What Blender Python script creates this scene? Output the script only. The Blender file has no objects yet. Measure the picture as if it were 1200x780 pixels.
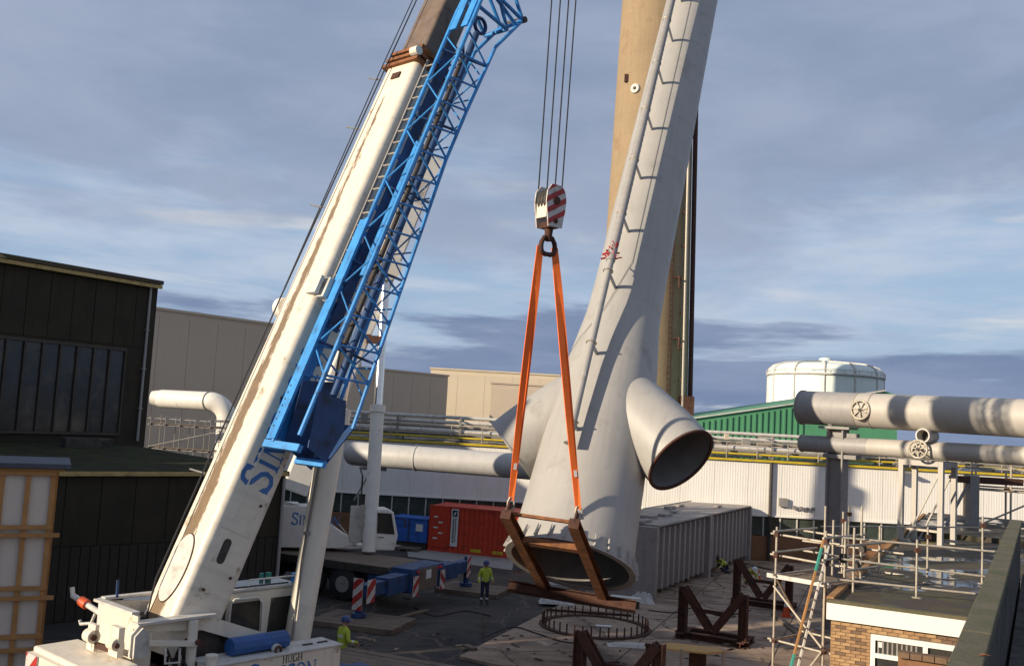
import bpy, math, random
from mathutils import Vector, Matrix
random.seed(7)
R_ = math.radians
sc = bpy.context.scene
col = sc.collection
V = Vector

# ------------------------------------------------------------------ camera
FPX, PITCH, ROLL, CAMZ = 1130.0, R_(5.05), 0.056, 7.8
CR = Matrix.Rotation(math.pi/2+PITCH, 3, 'X') @ Matrix.Rotation(ROLL, 3, 'Z')
cam_d = bpy.data.cameras.new('camera'); cam = bpy.data.objects.new('camera', cam_d); col.objects.link(cam)
cam.matrix_world = Matrix.Translation((0, 0, CAMZ)) @ CR.to_4x4()
cam_d.sensor_width = 36; cam_d.lens = FPX/1200*36; cam_d.clip_end = 6000; cam_d.clip_start = .1
sc.camera = cam
# ------------------------------------------------------------------ sky and sun
SUN_EL = R_(18); SUN_H = V((-.87, -.49)).normalized()
to_sun = V((SUN_H.x*math.cos(SUN_EL), SUN_H.y*math.cos(SUN_EL), math.sin(SUN_EL)))
w = bpy.data.worlds.new('World'); sc.world = w; w.use_nodes = True
nt = w.node_tree; nt.nodes.clear()
def N(t, **k):
    n = nt.nodes.new(t)
    for a, b in k.items(): setattr(n, a, b)
    return n
def L(a, b): nt.links.new(a, b)
def mth(op, a, b=None, c=None):
    n = N('ShaderNodeMath', operation=op)
    for i, x in enumerate((a, b, c)):
        if x is None: continue
        if isinstance(x, (int, float)): n.inputs[i].default_value = x
        else: L(x, n.inputs[i])
    return n.outputs[0]
def rampw(fac, stops):
    n = N('ShaderNodeValToRGB'); e = n.color_ramp.elements
    while len(e) < len(stops): e.new(.5)
    for q, (p, c) in zip(e, stops): q.position = p; q.color = c if len(c) == 4 else (*c, 1)
    if not isinstance(fac, (int, float)): L(fac, n.inputs[0])
    return n.outputs[0]
def mixc(f, a, b, bt='MIX'):
    n = N('ShaderNodeMix', data_type='RGBA', blend_type=bt)
    for s, x in ((n.inputs[0], f), (n.inputs[6], a), (n.inputs[7], b)):
        if hasattr(x, 'links'): L(x, s)
        elif isinstance(x, (int, float)): s.default_value = x
        else: s.default_value = (*x, 1)
    return n.outputs[2]
sky = N('ShaderNodeTexSky', sky_type='NISHITA', sun_disc=False)
sky.sun_elevation = SUN_EL; sky.sun_rotation = math.atan2(SUN_H.x, SUN_H.y)
sky.air_density = 1.1; sky.dust_density = 1.6; sky.ozone_density = 1.4
tc = N('ShaderNodeTexCoord'); sp = N('ShaderNodeSeparateXYZ'); L(tc.outputs['Generated'], sp.inputs[0])
zc = mth('MAXIMUM', sp.outputs[2], 0.0)
cx = N('ShaderNodeCombineXYZ'); L(sp.outputs[0], cx.inputs[0]); L(sp.outputs[1], cx.inputs[1]); L(zc, cx.inputs[2])
def noise(scale, detail, rough, off, dist=0, flat=4.):
    mp = N('ShaderNodeMapping'); mp.inputs['Location'].default_value = off; mp.inputs['Scale'].default_value = (1, 1, flat); mp.inputs['Rotation'].default_value = (0, R_(3), 0)
    L(cx.outputs[0], mp.inputs[0])
    n = N('ShaderNodeTexNoise'); n.inputs['Scale'].default_value = scale; n.inputs['Detail'].default_value = detail
    n.inputs['Roughness'].default_value = rough; n.inputs['Distortion'].default_value = dist
    L(mp.outputs[0], n.inputs[0]); return n.outputs[0]
def sstep(x, lo, hi):
    n = N('ShaderNodeMapRange', interpolation_type='SMOOTHSTEP'); n.inputs[1].default_value = lo; n.inputs[2].default_value = hi; L(x, n.inputs[0]); return n.outputs[0]
n1 = noise(2.3, 7, .56, (3.1, 1.7, .4), .3, 3.4)      # big soft masses
n2 = noise(5.0, 8, .58, (7.3, 4.4, 1.1), .35, 6.)     # streaks
n3 = noise(3.2, 6, .55, (1.3, 9.4, 2.2), .2, 7.)      # low bank edge
n4 = noise(9.0, 6, .6, (5.5, 2.4, .7), .2, 3.)
blue = mixc(.8, sky.outputs[0], (2.95, 4.1, 5.9))
pale = mixc(sstep(n2, .36, .68), blue, (4.2, 4.9, 6.0))
pale = mixc(mth('MULTIPLY', sstep(n3, .58, .72), .8), pale, (5.8, 5.9, 6.1))
grey = mixc(sstep(mth('ADD', mth('MULTIPLY', n1, .75), mth('MULTIPLY', n4, .25)), .33, .68), (2.1, 2.66, 3.85), (2.95, 3.5, 4.65))
over = sstep(mth('ADD', zc, mth('MULTIPLY', mth('SUBTRACT', n1, .5), .55)), .14, .27)
bankc = mixc(sstep(n2, .35, .7), (1.6, 2.15, 3.4), (2.2, 2.75, 4.0))
bank = sstep(mth('ADD', zc, mth('MULTIPLY', mth('SUBTRACT', n3, .5), .34)), .105, .065)
final = mixc(bank, mixc(over, pale, grey), bankc)
bg = N('ShaderNodeBackground'); bg.inputs[1].default_value = .1; L(final, bg.inputs[0])
wo = N('ShaderNodeOutputWorld'); L(bg.outputs[0], wo.inputs[0])
sd = bpy.data.lights.new('sun', 'SUN'); sd.energy = 5.0; sd.angle = R_(.6); sd.color = (1, .86, .66)
so = bpy.data.objects.new('sun', sd); col.objects.link(so); so.rotation_euler = (-to_sun).to_track_quat('-Z', 'Y').to_euler()
so.location = (-40, -40, 60)
vs = sc.view_settings; vs.view_transform = 'Standard'; vs.look = 'None'; vs.exposure = .27; vs.gamma = 1
sc.render.engine = 'CYCLES'; sc.cycles.max_bounces = 6; sc.cycles.use_denoising = True

# ------------------------------------------------------------------ projection helpers (a pixel of the 1200 px photo -> a place)
def ray(px, py): return CR @ V(((px-600)/FPX, -(py-390)/FPX, -1))
def P(px, py, Y): r = ray(px, py); return V((0, 0, CAMZ)) + r*(Y/r.y)
def G(px, py, z=0.): r = ray(px, py); return V((0, 0, CAMZ)) + r*((z-CAMZ)/r.z)

# ------------------------------------------------------------------ materials
MATS = {}
def mat(name, c, rough=.6, metal=0., var=.18, scale=2.5, dirt=None, dscale=1.2, dlo=.52, dhi=.7, streak=0., bump=.0, bscale=20., spec=.5, coat=0., fine=.0, alpha=None):
    """Principled with mottled colour, optional dirt / rust patches with their own shape, optional rain streaks, fine relief."""
    m = bpy.data.materials.new(name); m.use_nodes = True; MATS[name] = m
    t = m.node_tree; b = t.nodes['Principled BSDF']
    def NN(ty, **k):
        n = t.nodes.new(ty)
        for q, v in k.items(): setattr(n, q, v)
        return n
    def mx(f, a, bb, bt='MIX'):
        n = NN('ShaderNodeMix', data_type='RGBA', blend_type=bt)
        for s, x in ((n.inputs[0], f), (n.inputs[6], a), (n.inputs[7], bb)):
            if hasattr(x, 'links'): t.links.new(x, s)
            elif isinstance(x, (int, float)): s.default_value = x
            else: s.default_value = (*x, 1)
        return n.outputs[2]
    co = NN('ShaderNodeTexCoord')
    def ns(sc_, det=5, ro=.6, vec=None):
        n = NN('ShaderNodeTexNoise'); n.inputs['Scale'].default_value = sc_; n.inputs['Detail'].default_value = det; n.inputs['Roughness'].default_value = ro
        t.links.new(vec or co.outputs['Object'], n.inputs[0]); return n.outputs[0]
    def rp(f, lo, hi):
        n = NN('ShaderNodeMapRange'); n.inputs[1].default_value = lo; n.inputs[2].default_value = hi
        t.links.new(f, n.inputs[0]); return n.outputs[0]
    c = V(c); cl = tuple(min(1, x*(1+var)) for x in c); cd = tuple(x*(1-var) for x in c)
    out = mx(rp(ns(scale), .3, .7), cd, cl)
    if fine: out = mx(fine, out, mx(rp(ns(scale*14, 3), .35, .65), tuple(x*.6 for x in c), tuple(min(1, x*1.35) for x in c)))
    if streak:
        mp = NN('ShaderNodeMapping'); mp.inputs['Scale'].default_value = (5, 5, .25); t.links.new(co.outputs['Object'], mp.inputs[0])
        out = mx(rp(ns(1.3, 5, .6, mp.outputs[0]), .5, .8), out, mx(streak, out, tuple(x*.35 for x in c)))
    rg = rough
    if dirt:
        dm = rp(ns(dscale, 8, .68), dlo, dhi); out = mx(dm, out, dirt)
        r2 = NN('ShaderNodeMapRange'); r2.inputs[3].default_value = rough; r2.inputs[4].default_value = min(1, rough+.25); t.links.new(dm, r2.inputs[0]); t.links.new(r2.outputs[0], b.inputs['Roughness'])
    else:
        r2 = NN('ShaderNodeMapRange'); r2.inputs[3].default_value = max(.04, rough-.08); r2.inputs[4].default_value = min(1, rough+.1); t.links.new(ns(scale*3), r2.inputs[0]); t.links.new(r2.outputs[0], b.inputs['Roughness'])
    t.links.new(out, b.inputs['Base Color'])
    b.inputs['Metallic'].default_value = metal; b.inputs['Specular IOR Level'].default_value = spec; b.inputs['Coat Weight'].default_value = coat
    if bump:
        bn = NN('ShaderNodeBump'); bn.inputs['Strength'].default_value = bump; bn.inputs['Distance'].default_value = .03
        t.links.new(ns(bscale, 6, .65), bn.inputs['Height']); t.links.new(bn.outputs[0], b.inputs['Normal'])
    if alpha: b.inputs['Alpha'].default_value = alpha
    return m
M = MATS
mat('cream_paint', (.76, .68, .555), .42, dirt=(.24, .16, .09), dscale=1.6, dlo=.60, dhi=.72, var=.08, streak=.3, bump=.05)
mat('cream_clean', (.77, .705, .59), .4, var=.06, dirt=(.42, .36, .28), dscale=.9, dlo=.6, dhi=.85, streak=.15)
mat('white_paint', (.76, .72, .65), .45, var=.06, dirt=(.35, .28, .2), dscale=1.4, dlo=.6, dhi=.8)
mat('rust', (.08, .032, .02), .85, var=.4, scale=4, dirt=(.035, .018, .013), dscale=3, bump=.3, fine=.35)
mat('rust_orange', (.26, .10, .035), .85, var=.35, scale=3, dirt=(.10, .045, .025), dscale=2.5, dlo=.45, bump=.2, fine=.3)
mat('inner_boom', (.16, .115, .085), .55, var=.2, streak=.3, dirt=(.09, .05, .03), dscale=2)
mat('blue_paint', (.045, .27, .64), .42, var=.2, dirt=(.02, .06, .14), dscale=3, dlo=.52, dhi=.72, bump=.06)
mat('blue_dull', (.018, .058, .165), .55, var=.2, dirt=(.03, .03, .035), dscale=2.2, dlo=.5, dhi=.7)
mat('blue_box', (.03, .13, .48), .5, var=.12, dirt=(.02, .06, .2), dscale=2)
mat('blue_tarp', (.022, .085, .26), .5, var=.2, bump=.2, bscale=6)
mat('stack_grey', (.385, .366, .34), .5, var=.06, scale=.8, dirt=(.26, .235, .20), dscale=.75, dlo=.56, dhi=.78, streak=.22, bump=.03, bscale=2.5)
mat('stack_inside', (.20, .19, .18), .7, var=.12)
mat('duct_grey', (.315, .275, .25), .6, var=.1, streak=.35, dirt=(.2, .18, .16), dscale=.9)
mat('pipe_beige', (.46, .42, .37), .55, var=.05, scale=.9, dirt=(.36, .32, .27), dscale=1.1, dlo=.6, dhi=.85, streak=.2, bump=.02)
mat('duct_pale', (.48, .465, .45), .5, var=.07, streak=.2)
mat('pipe_grey', (.33, .31, .295), .5, var=.08, streak=.2)
mat('steel_grey', (.27, .25, .235), .6, var=.12, streak=.3, dirt=(.16, .11, .08), dscale=2.5, dlo=.6, dhi=.75)
mat('galv', (.44, .385, .31), .5, metal=.25, var=.2, scale=8, dirt=(.24, .16, .10), dscale=5, dlo=.6, dhi=.75)
mat('chrome', (.75, .73, .70), .16, metal=1., var=.04)
mat('concrete', (.37, .265, .19), .8, var=.22, scale=.35, dirt=(.17, .115, .08), dscale=.45, dlo=.48, dhi=.66, bump=.15, bscale=8, fine=.22)
mat('concrete_light', (.30, .285, .26), .85, var=.15, scale=.6, dirt=(.15, .14, .12), dscale=.6, bump=.15, fine=.2)
mat('asphalt', (.042, .034, .029), .8, var=.3, scale=.5, dirt=(.028, .026, .026), dscale=.35, dlo=.45, dhi=.62, bump=.25, bscale=30, fine=.3)
mat('soil', (.07, .065, .055), .95, var=.3, scale=.1)
mat('black_clad', (.041, .035, .024), .8, spec=.2, var=.18, scale=.8, streak=.4, dirt=(.04, .038, .034), dscale=.7, dlo=.55, dhi=.8)
mat('black_plank', (.030, .023, .017), .75, var=.35, scale=1.5, streak=.5, bump=.1)
mat('roof_moss', (.032, .028, .019), .97, spec=.1, var=.4, scale=1.0, dirt=(.045, .055, .02), dscale=1.4, dlo=.46, dhi=.6, bump=.5, bscale=10, fine=.4)
mat('yellow_edge', (.46, .33, .12), .6, var=.15, dirt=(.25, .16, .07), dscale=3)
mat('yellow_bright', (.62, .46, .03), .5, var=.1, dirt=(.4, .28, .05), dscale=2)
mat('dark_glass', (.035, .036, .034), .12, var=.3, scale=1.2, dirt=(.09, .075, .055), dscale=.8, dlo=.5, dhi=.75)  # brown patches: dirty glass and painted window reflections
mat('green_glass', (.055, .07, .06), .2, var=.3, scale=2)
mat('frame_brown', (.055, .043, .032), .7, var=.2)
mat('beige_clad', (.56, .455, .35), .75, var=.05, scale=.2, streak=.12)
mat('cream_clad', (.66, .55, .40), .7, var=.05, scale=.2)
mat('white_clad', (.85, .81, .745), .6, var=.05, scale=.5, streak=.2, dirt=(.5, .44, .36), dscale=.5, dlo=.58, dhi=.8)
mat('far_brick', (.24, .12, .06), .9, var=.2, scale=2, fine=.35, dirt=(.12, .07, .045), dscale=1)
mat('green_clad', (.085, .28, .145), .55, var=.1, scale=.5, streak=.2)
mat('tank_paint', (.74, .80, .74), .5, var=.05, streak=.15, dirt=(.45, .45, .36), dscale=.4, dlo=.58, dhi=.8)
mat('chimney_concrete', (.33, .238, .142), .9, var=.1, scale=.35, streak=.4, dirt=(.22, .14, .08), dscale=.35, dlo=.55, dhi=.75, bump=.1, bscale=4, fine=.1)
mat('red_container', (.56, .05, .018), .5, var=.12, dirt=(.14, .02, .012), dscale=1.5, dlo=.55, dhi=.75, streak=.3)
mat('white_decal', (.70, .70, .68), .5, var=.04)
mat('dark_decal', (.03, .03, .04), .5, var=.05)
mat('letter_blue', (.045, .16, .40), .45, var=.08)
mat('letter_dark', (.05, .045, .05), .5, var=.08)
mat('orange_sling', (.92, .17, .022), .75, var=.07, scale=3, bump=.1, bscale=90)
mat('red_chevron', (.42, .03, .025), .5, var=.12, dirt=(.2, .03, .025), dscale=3)
mat('white_chevron', (.60, .56, .52), .5, var=.1, dirt=(.35, .3, .26), dscale=3)
mat('black_rubber', (.022, .022, .023), .8, var=.2, bump=.1)
mat('dark_machine', (.045, .038, .033), .65, var=.4, scale=5, dirt=(.09, .05, .03), dscale=4)
mat('rope', (.02, .02, .024), .6, var=.2)
mat('timber', (.40, .20, .07), .8, var=.2, scale=3, streak=.3, fine=.2, bump=.1)
mat('timber_grey', (.17, .125, .09), .85, var=.3, scale=3, fine=.3, dirt=(.08, .06, .045), dscale=1.5, bump=.15)
mat('plywood', (.60, .36, .12), .75, var=.2, scale=2, fine=.15, dirt=(.3, .17, .06), dscale=2)
mat('crate_panel', (.60, .53, .46), .8, var=.06, scale=1, streak=.15)
mat('crate_lid', (.05, .055, .075), .5, var=.15)
mat('brick_a', (.40, .25, .125), .9, var=.3, scale=9, fine=.3, bump=.2)
mat('brick_b', (.33, .195, .10), .9, var=.3, scale=9, fine=.3, bump=.2)
mat('brick_c', (.17, .105, .065), .9, var=.25, scale=9, fine=.3, bump=.2)
mat('mortar', (.34, .27, .18), .95, var=.15, scale=6, bump=.2)
mat('fascia', (.80, .77, .72), .45, var=.03, scale=1)
mat('roof_felt', (.062, .046, .033), .75, var=.3, scale=.5, dirt=(.085, .075, .03), dscale=.9, dlo=.48, dhi=.62, bump=.25, bscale=9, fine=.25)
mat('puddle', (.03, .03, .03), .04, var=.1, spec=.6)
mat('coping', (.125, .105, .065), .95, var=.25, scale=2.2, dirt=(.075, .08, .035), dscale=1.6, dlo=.45, dhi=.65, bump=.4, bscale=14, fine=.35)
mat('render_dark', (.07, .062, .055), .95, var=.35, scale=2.5, dirt=(.028, .026, .024), dscale=2, dlo=.46, dhi=.6, bump=.5, bscale=12, fine=.3)
mat('hivis', (.42, .50, .045), .7, var=.12, scale=8)
mat('reflective', (.65, .66, .62), .35, var=.05)
mat('navy_cloth', (.02, .025, .06), .85, var=.25, scale=8)
mat('skin', (.42, .22, .15), .6, var=.08)
mat('helmet_blue', (.03, .05, .18), .35, var=.1)
mat('helmet_white', (.7, .7, .68), .35, var=.05)
mat('boot', (.03, .025, .02), .7, var=.2)
mat('cone_orange', (.62, .09, .02), .55, var=.1)
mat('plastic_sheet', (.55, .54, .52), .3, var=.15, bump=.6, bscale=5)
mat('red_tape', (.6, .03, .05), .5, var=.2)
mat('teal', (.05, .30, .24), .6, var=.2)
mat('off_white', (.58, .55, .50), .6, var=.12, dirt=(.35, .3, .25), dscale=3)

def weathered_floor(name, crack=.0, wet=None, wetcol=.45, tint=None):
    """adds cracks (voronoi edges) and soft wet patches with low roughness to a floor or roof material"""
    m = M[name]; t = m.node_tree; b = t.nodes['Principled BSDF']; co = t.nodes.new('ShaderNodeTexCoord')
    def NN(ty, **k):
        n = t.nodes.new(ty)
        for q, v in k.items(): setattr(n, q, v)
        return n
    def mr(f, a0, a1, b0=0., b1=1.):
        n = NN('ShaderNodeMapRange'); n.inputs[1].default_value = a0; n.inputs[2].default_value = a1; n.inputs[3].default_value = b0; n.inputs[4].default_value = b1; t.links.new(f, n.inputs[0]); return n.outputs[0]
    def mix(f, a_, c_, dt='RGBA'):
        n = NN('ShaderNodeMix', data_type=dt); ia, ib, oo = ((6, 7, 2) if dt == 'RGBA' else (2, 3, 0)); t.links.new(f, n.inputs[0])
        for i_, x in ((ia, a_), (ib, c_)):
            if hasattr(x, 'links'): t.links.new(x, n.inputs[i_])
            else: n.inputs[i_].default_value = x
        return n.outputs[oo]
    colr = b.inputs['Base Color'].links[0].from_socket
    if crack:
        v = NN('ShaderNodeTexVoronoi', feature='DISTANCE_TO_EDGE'); v.inputs['Scale'].default_value = crack
        ns = NN('ShaderNodeTexNoise'); ns.inputs['Scale'].default_value = 1.3; ns.inputs['Detail'].default_value = 6; t.links.new(co.outputs['Object'], ns.inputs[0])
        ad = NN('ShaderNodeVectorMath', operation='MULTIPLY_ADD'); t.links.new(ns.outputs[1], ad.inputs[0]); ad.inputs[1].default_value = (.9, .9, 0); t.links.new(co.outputs['Object'], ad.inputs[2]); t.links.new(ad.outputs[0], v.inputs[0])
        colr = mix(mr(v.outputs[0], .012, .004), colr, (.11, .078, .056, 1))
        st = NN('ShaderNodeMapping'); st.inputs['Scale'].default_value = (.22, 2.2, 1); st.inputs['Rotation'].default_value = (0, 0, R_(28)); t.links.new(co.outputs['Object'], st.inputs[0])
        n2_ = NN('ShaderNodeTexNoise'); n2_.inputs['Scale'].default_value = 1.; n2_.inputs['Detail'].default_value = 7; n2_.inputs['Roughness'].default_value = .65; t.links.new(st.outputs[0], n2_.inputs[0])
        dk = NN('ShaderNodeMix', data_type='RGBA', blend_type='MULTIPLY'); t.links.new(mr(n2_.outputs[0], .48, .68, 0, .7), dk.inputs[0]); t.links.new(colr, dk.inputs[6]); dk.inputs[7].default_value = (.38, .36, .34, 1); colr = dk.outputs[2]
    if wet:
        sc_, lo, hi = wet; nw = NN('ShaderNodeTexNoise'); nw.inputs['Scale'].default_value = sc_; nw.inputs['Detail'].default_value = 7; nw.inputs['Roughness'].default_value = .55; t.links.new(co.outputs['Object'], nw.inputs[0])
        f = mr(nw.outputs[0], lo, hi)
        dk = NN('ShaderNodeMix', data_type='RGBA', blend_type='MULTIPLY'); t.links.new(f, dk.inputs[0]); t.links.new(colr, dk.inputs[6]); dk.inputs[7].default_value = (wetcol, wetcol, wetcol, 1); colr = dk.outputs[2]
        rg = b.inputs['Roughness'].links[0].from_socket; t.links.new(mix(f, rg, .06, 'FLOAT'), b.inputs['Roughness'])
        bn = b.inputs['Normal'].links[0].from_node if b.inputs['Normal'].links else None
        if bn: t.links.new(mr(f, 0, 1, bn.inputs['Strength'].default_value, 0.), bn.inputs['Strength'])
    t.links.new(colr, b.inputs['Base Color'])
weathered_floor('concrete', crack=.2, wet=(.28, .60, .70))
weathered_floor('asphalt', crack=.25, wet=(.22, .62, .72))
weathered_floor('roof_felt', wet=(.55, .515, .58))

def stained(name, base, y_half, L0, L1):
    """the boom's own paint with a rust and grease band along the middle of its top plate (grease, not light)"""
    m = M['cream_paint'].copy(); m.name = name; t = m.node_tree; b = t.nodes['Principled BSDF']
    src = b.inputs['Base Color'].links[0].from_socket
    co = t.nodes.new('ShaderNodeTexCoord'); s = t.nodes.new('ShaderNodeSeparateXYZ'); t.links.new(co.outputs['Object'], s.inputs[0])
    n = t.nodes.new('ShaderNodeTexNoise'); n.inputs['Scale'].default_value = 3.2; n.inputs['Detail'].default_value = 12; n.inputs['Roughness'].default_value = .78
    mp = t.nodes.new('ShaderNodeMapping'); mp.inputs['Scale'].default_value = (.6, 3, 3); t.links.new(co.outputs['Object'], mp.inputs[0]); t.links.new(mp.outputs[0], n.inputs[0])
    def mt(op, a, bb=None):
        q = t.nodes.new('ShaderNodeMath'); q.operation = op
        for i, x in enumerate((a, bb)):
            if x is None: continue
            if isinstance(x, (int, float)): q.inputs[i].default_value = x
            else: t.links.new(x, q.inputs[i])
        return q.outputs[0]
    d = mt('ABSOLUTE', mt('SUBTRACT', s.outputs[1], .13))
    # band half-width grows down the boom, top plate only (z high)
    hw = mt('SUBTRACT', .25, mt('MULTIPLY', s.outputs[0], .0135))
    band = mt('MULTIPLY', mt('SUBTRACT', mt('ADD', hw, mt('MULTIPLY', mt('SUBTRACT', n.outputs[0], .5), .62)), d), 14.)
    up = mt('GREATER_THAN', s.outputs[2], y_half-.06)
    f = mt('MULTIPLY', mt('MINIMUM', mt('MAXIMUM', band, 0.), .92), up)
    lim = mt('LESS_THAN', s.outputs[0], 13.6); f = mt('MULTIPLY', f, lim)
    mx = t.nodes.new('ShaderNodeMix'); mx.data_type = 'RGBA'; t.links.new(f, mx.inputs[0]); t.links.new(src, mx.inputs[6]); n5 = t.nodes.new('ShaderNodeTexNoise'); n5.inputs['Scale'].default_value = 9; n5.inputs['Detail'].default_value = 6; t.links.new(mp.outputs[0], n5.inputs[0]); m5 = t.nodes.new('ShaderNodeMix'); m5.data_type = 'RGBA'; t.links.new(n5.outputs[0], m5.inputs[0]); m5.inputs[6].default_value = (.07, .035, .015, 1); m5.inputs[7].default_value = (.25, .155, .075, 1); t.links.new(m5.outputs[2], mx.inputs[7])
    t.links.new(mx.outputs[2], b.inputs['Base Color']); MATS[name] = m

# ------------------------------------------------------------------ mesh builder
WM = {}
def frame(x, y, z, o): return Matrix(((x.x, y.x, z.x, o.x), (x.y, y.y, z.y, o.y), (x.z, y.z, z.z, o.z), (0, 0, 0, 1)))
def tag(o, label=None, cat=None, group=None, kind=None):
    for k, v in (('label', label), ('category', cat), ('group', group), ('kind', kind)):
        if v: o[k] = v
    return o
def thing(name, label, cat, m=None, group=None):
    o = bpy.data.objects.new(name, None); col.objects.link(o); o.empty_display_size = .3
    if m is None: m = Matrix()
    elif isinstance(m, Vector): m = Matrix.Translation(m)
    o.matrix_world = m; WM[o.name] = m.copy()
    return tag(o, label, cat, group)
class MB:
    def __init__(s, m=None): s.v = []; s.f = []; s.mi = []; s.M = m or Matrix(); s.k = 0
    def add(s, vs, fs):
        n = len(s.v); s.v += [s.M @ V(p) for p in vs]; s.f += [tuple(i+n for i in f) for f in fs]; s.mi += [s.k]*len(fs); return s
    def box(s, c, d, rz=0.):
        c = V(c); hx, hy, hz = d[0]/2, d[1]/2, d[2]/2; r = Matrix.Rotation(rz, 3, 'Z')
        vs = [c + r @ V((x*hx, y*hy, z*hz)) for x in (-1, 1) for y in (-1, 1) for z in (-1, 1)]
        return s.add(vs, [(0, 1, 3, 2), (4, 6, 7, 5), (0, 4, 5, 1), (2, 3, 7, 6), (0, 2, 6, 4), (1, 5, 7, 3)])
    def bar(s, a, b, w, h, up=(0, 0, 1), w2=None, h2=None):
        a, b = V(a), V(b); d = (b-a).normalized(); u = V(up)
        if abs(d.dot(u)) > .98: u = V((0, 1, 0))
        x = d.cross(u).normalized(); u = x.cross(d); w2 = w if w2 is None else w2; h2 = h if h2 is None else h2
        vs = [p + x*sx*ww/2 + u*sy*hh/2 for p, ww, hh in ((a, w, h), (b, w2, h2)) for sx, sy in ((-1, -1), (1, -1), (1, 1), (-1, 1))]
        return s.add(vs, [(3, 2, 1, 0), (4, 5, 6, 7), (0, 1, 5, 4), (1, 2, 6, 5), (2, 3, 7, 6), (3, 0, 4, 7)])
    def ibeam(s, a, b, w, h, t=.03, up=(0, 0, 1)):
        a, b = V(a), V(b); d = (b-a).normalized(); u = V(up)
        if abs(d.dot(u)) > .98: u = V((0, 1, 0))
        x = d.cross(u).normalized(); u = x.cross(d)
        s.bar(a+u*(h-t)/2, b+u*(h-t)/2, w, t, u); s.bar(a-u*(h-t)/2, b-u*(h-t)/2, w, t, u); return s.bar(a, b, t, h-2*t-.002, u)
    def rings(s, rs, cap=(True, True), close=False):
        n = len(rs[0]); vs = [p for r in rs for p in r]; fs = []
        m = len(rs)
        for i in range(m if close else m-1):
            for j in range(n):
                a = i*n+j; b = i*n+(j+1) % n; c = ((i+1) % m)*n+(j+1) % n; d = ((i+1) % m)*n+j
                fs.append((a, b, c, d))
        if not close:
            if cap[0]: fs.append(tuple(range(n-1, -1, -1)))
            if cap[1]: fs.append(tuple((m-1)*n+j for j in range(n)))
        return s.add(vs, fs)
    def path(s, pts, r, n=10, cap=(True, True)):
        pts = [V(p) for p in pts]; rs = r if isinstance(r, (list, tuple)) else [r]*len(pts); out = []; px = None
        for i, p in enumerate(pts):
            d = (pts[min(i+1, len(pts)-1)]-pts[max(i-1, 0)]).normalized()
            if px is None: px = d.cross(V((0, 0, 1)) if abs(d.z) < .95 else V((0, 1, 0))).normalized()
            px = (px - d*px.dot(d)).normalized(); py = d.cross(px)
            out.append([p + (px*math.cos(2*math.pi*j/n)+py*math.sin(2*math.pi*j/n))*rs[i] for j in range(n)])
        return s.rings(out, cap)
    def tube(s, a, b, r, r2=None, n=12, cap=(True, True)): return s.path([a, b], [r, r if r2 is None else r2], n, cap)
    def lathe(s, prof, n=32, o=(0, 0, 0), cap=(True, True)):
        o = V(o); return s.rings([[o+V((r*math.cos(2*math.pi*j/n), r*math.sin(2*math.pi*j/n), z)) for j in range(n)] for r, z in prof], cap)
    def pipe(s, a, b, ro, ri, n=24):  # hollow
        a, b = V(a), V(b); d = (b-a).normalized(); x = d.cross(V((0, 0, 1)) if abs(d.z) < .95 else V((0, 1, 0))).normalized(); y = d.cross(x)
        rg = lambda p, r: [p+(x*math.cos(2*math.pi*j/n)+y*math.sin(2*math.pi*j/n))*r for j in range(n)]
        return s.rings([rg(a, ro), rg(b, ro), rg(b, ri), rg(a, ri)], close=True)
    def torus(s, c, ax, Rr, r, n=24, m=8):
        c = V(c); ax = V(ax).normalized(); x = ax.cross(V((0, 0, 1)) if abs(ax.z) < .95 else V((0, 1, 0))).normalized(); y = ax.cross(x); rs = []
        for i in range(n):
            a = 2*math.pi*i/n; q = x*math.cos(a)+y*math.sin(a)
            rs.append([c+q*(Rr+r*math.cos(2*math.pi*j/m))+ax*r*math.sin(2*math.pi*j/m) for j in range(m)])
        return s.rings(rs, close=True)
    def prism(s, poly, z0, z1):
        n = len(poly); vs = [V((p[0], p[1], z0)) for p in poly]+[V((p[0], p[1], z1)) for p in poly]
        return s.add(vs, [tuple(range(n-1, -1, -1)), tuple(range(n, 2*n))]+[(i, (i+1) % n, n+(i+1) % n, n+i) for i in range(n)])
    def slab(s, poly, nrm, t):  # 3d polygon extruded along -nrm
        n = len(poly); nrm = V(nrm).normalized(); vs = [V(p) for p in poly]+[V(p)-nrm*t for p in poly]
        return s.add(vs, [tuple(range(n)), tuple(range(2*n-1, n-1, -1))]+[(i, n+i, n+(i+1) % n, (i+1) % n) for i in range(n)])
    def mesh(s, name, mats, smooth=None, inv=None):
        me = bpy.data.meshes.new(name); me.from_pydata([(inv @ p if inv else p) for p in s.v], [], s.f)
        for q in (mats if isinstance(mats, (list, tuple)) else [mats]): me.materials.append(M[q])
        me.polygons.foreach_set('material_index', s.mi)
        import bmesh
        bm = bmesh.new(); bm.from_mesh(me); bmesh.ops.recalc_face_normals(bm, faces=bm.faces[:]); bm.to_mesh(me); bm.free()
        if smooth is not None:
            me.shade_smooth(); me.set_sharp_from_angle(angle=R_(smooth))
        return me
    def build(s, name, mats, parent=None, smooth=None, world=False, bevel=0):
        inv = None; mw = Matrix()
        if parent:
            root = parent
            while root.parent: root = root.parent
            if world: inv = WM[root.name].inverted()
        else:
            xs = [p.x for p in s.v]; ys = [p.y for p in s.v]; zs = [p.z for p in s.v]
            c = V(((min(xs)+max(xs))/2, (min(ys)+max(ys))/2, min(zs))); mw = Matrix.Translation(c); inv = mw.inverted()
        o = bpy.data.objects.new(name, s.mesh(name, mats, smooth, inv)); col.objects.link(o)
        if parent: o.parent = parent
        else: o.matrix_world = mw; WM[o.name] = mw.copy()
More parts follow.
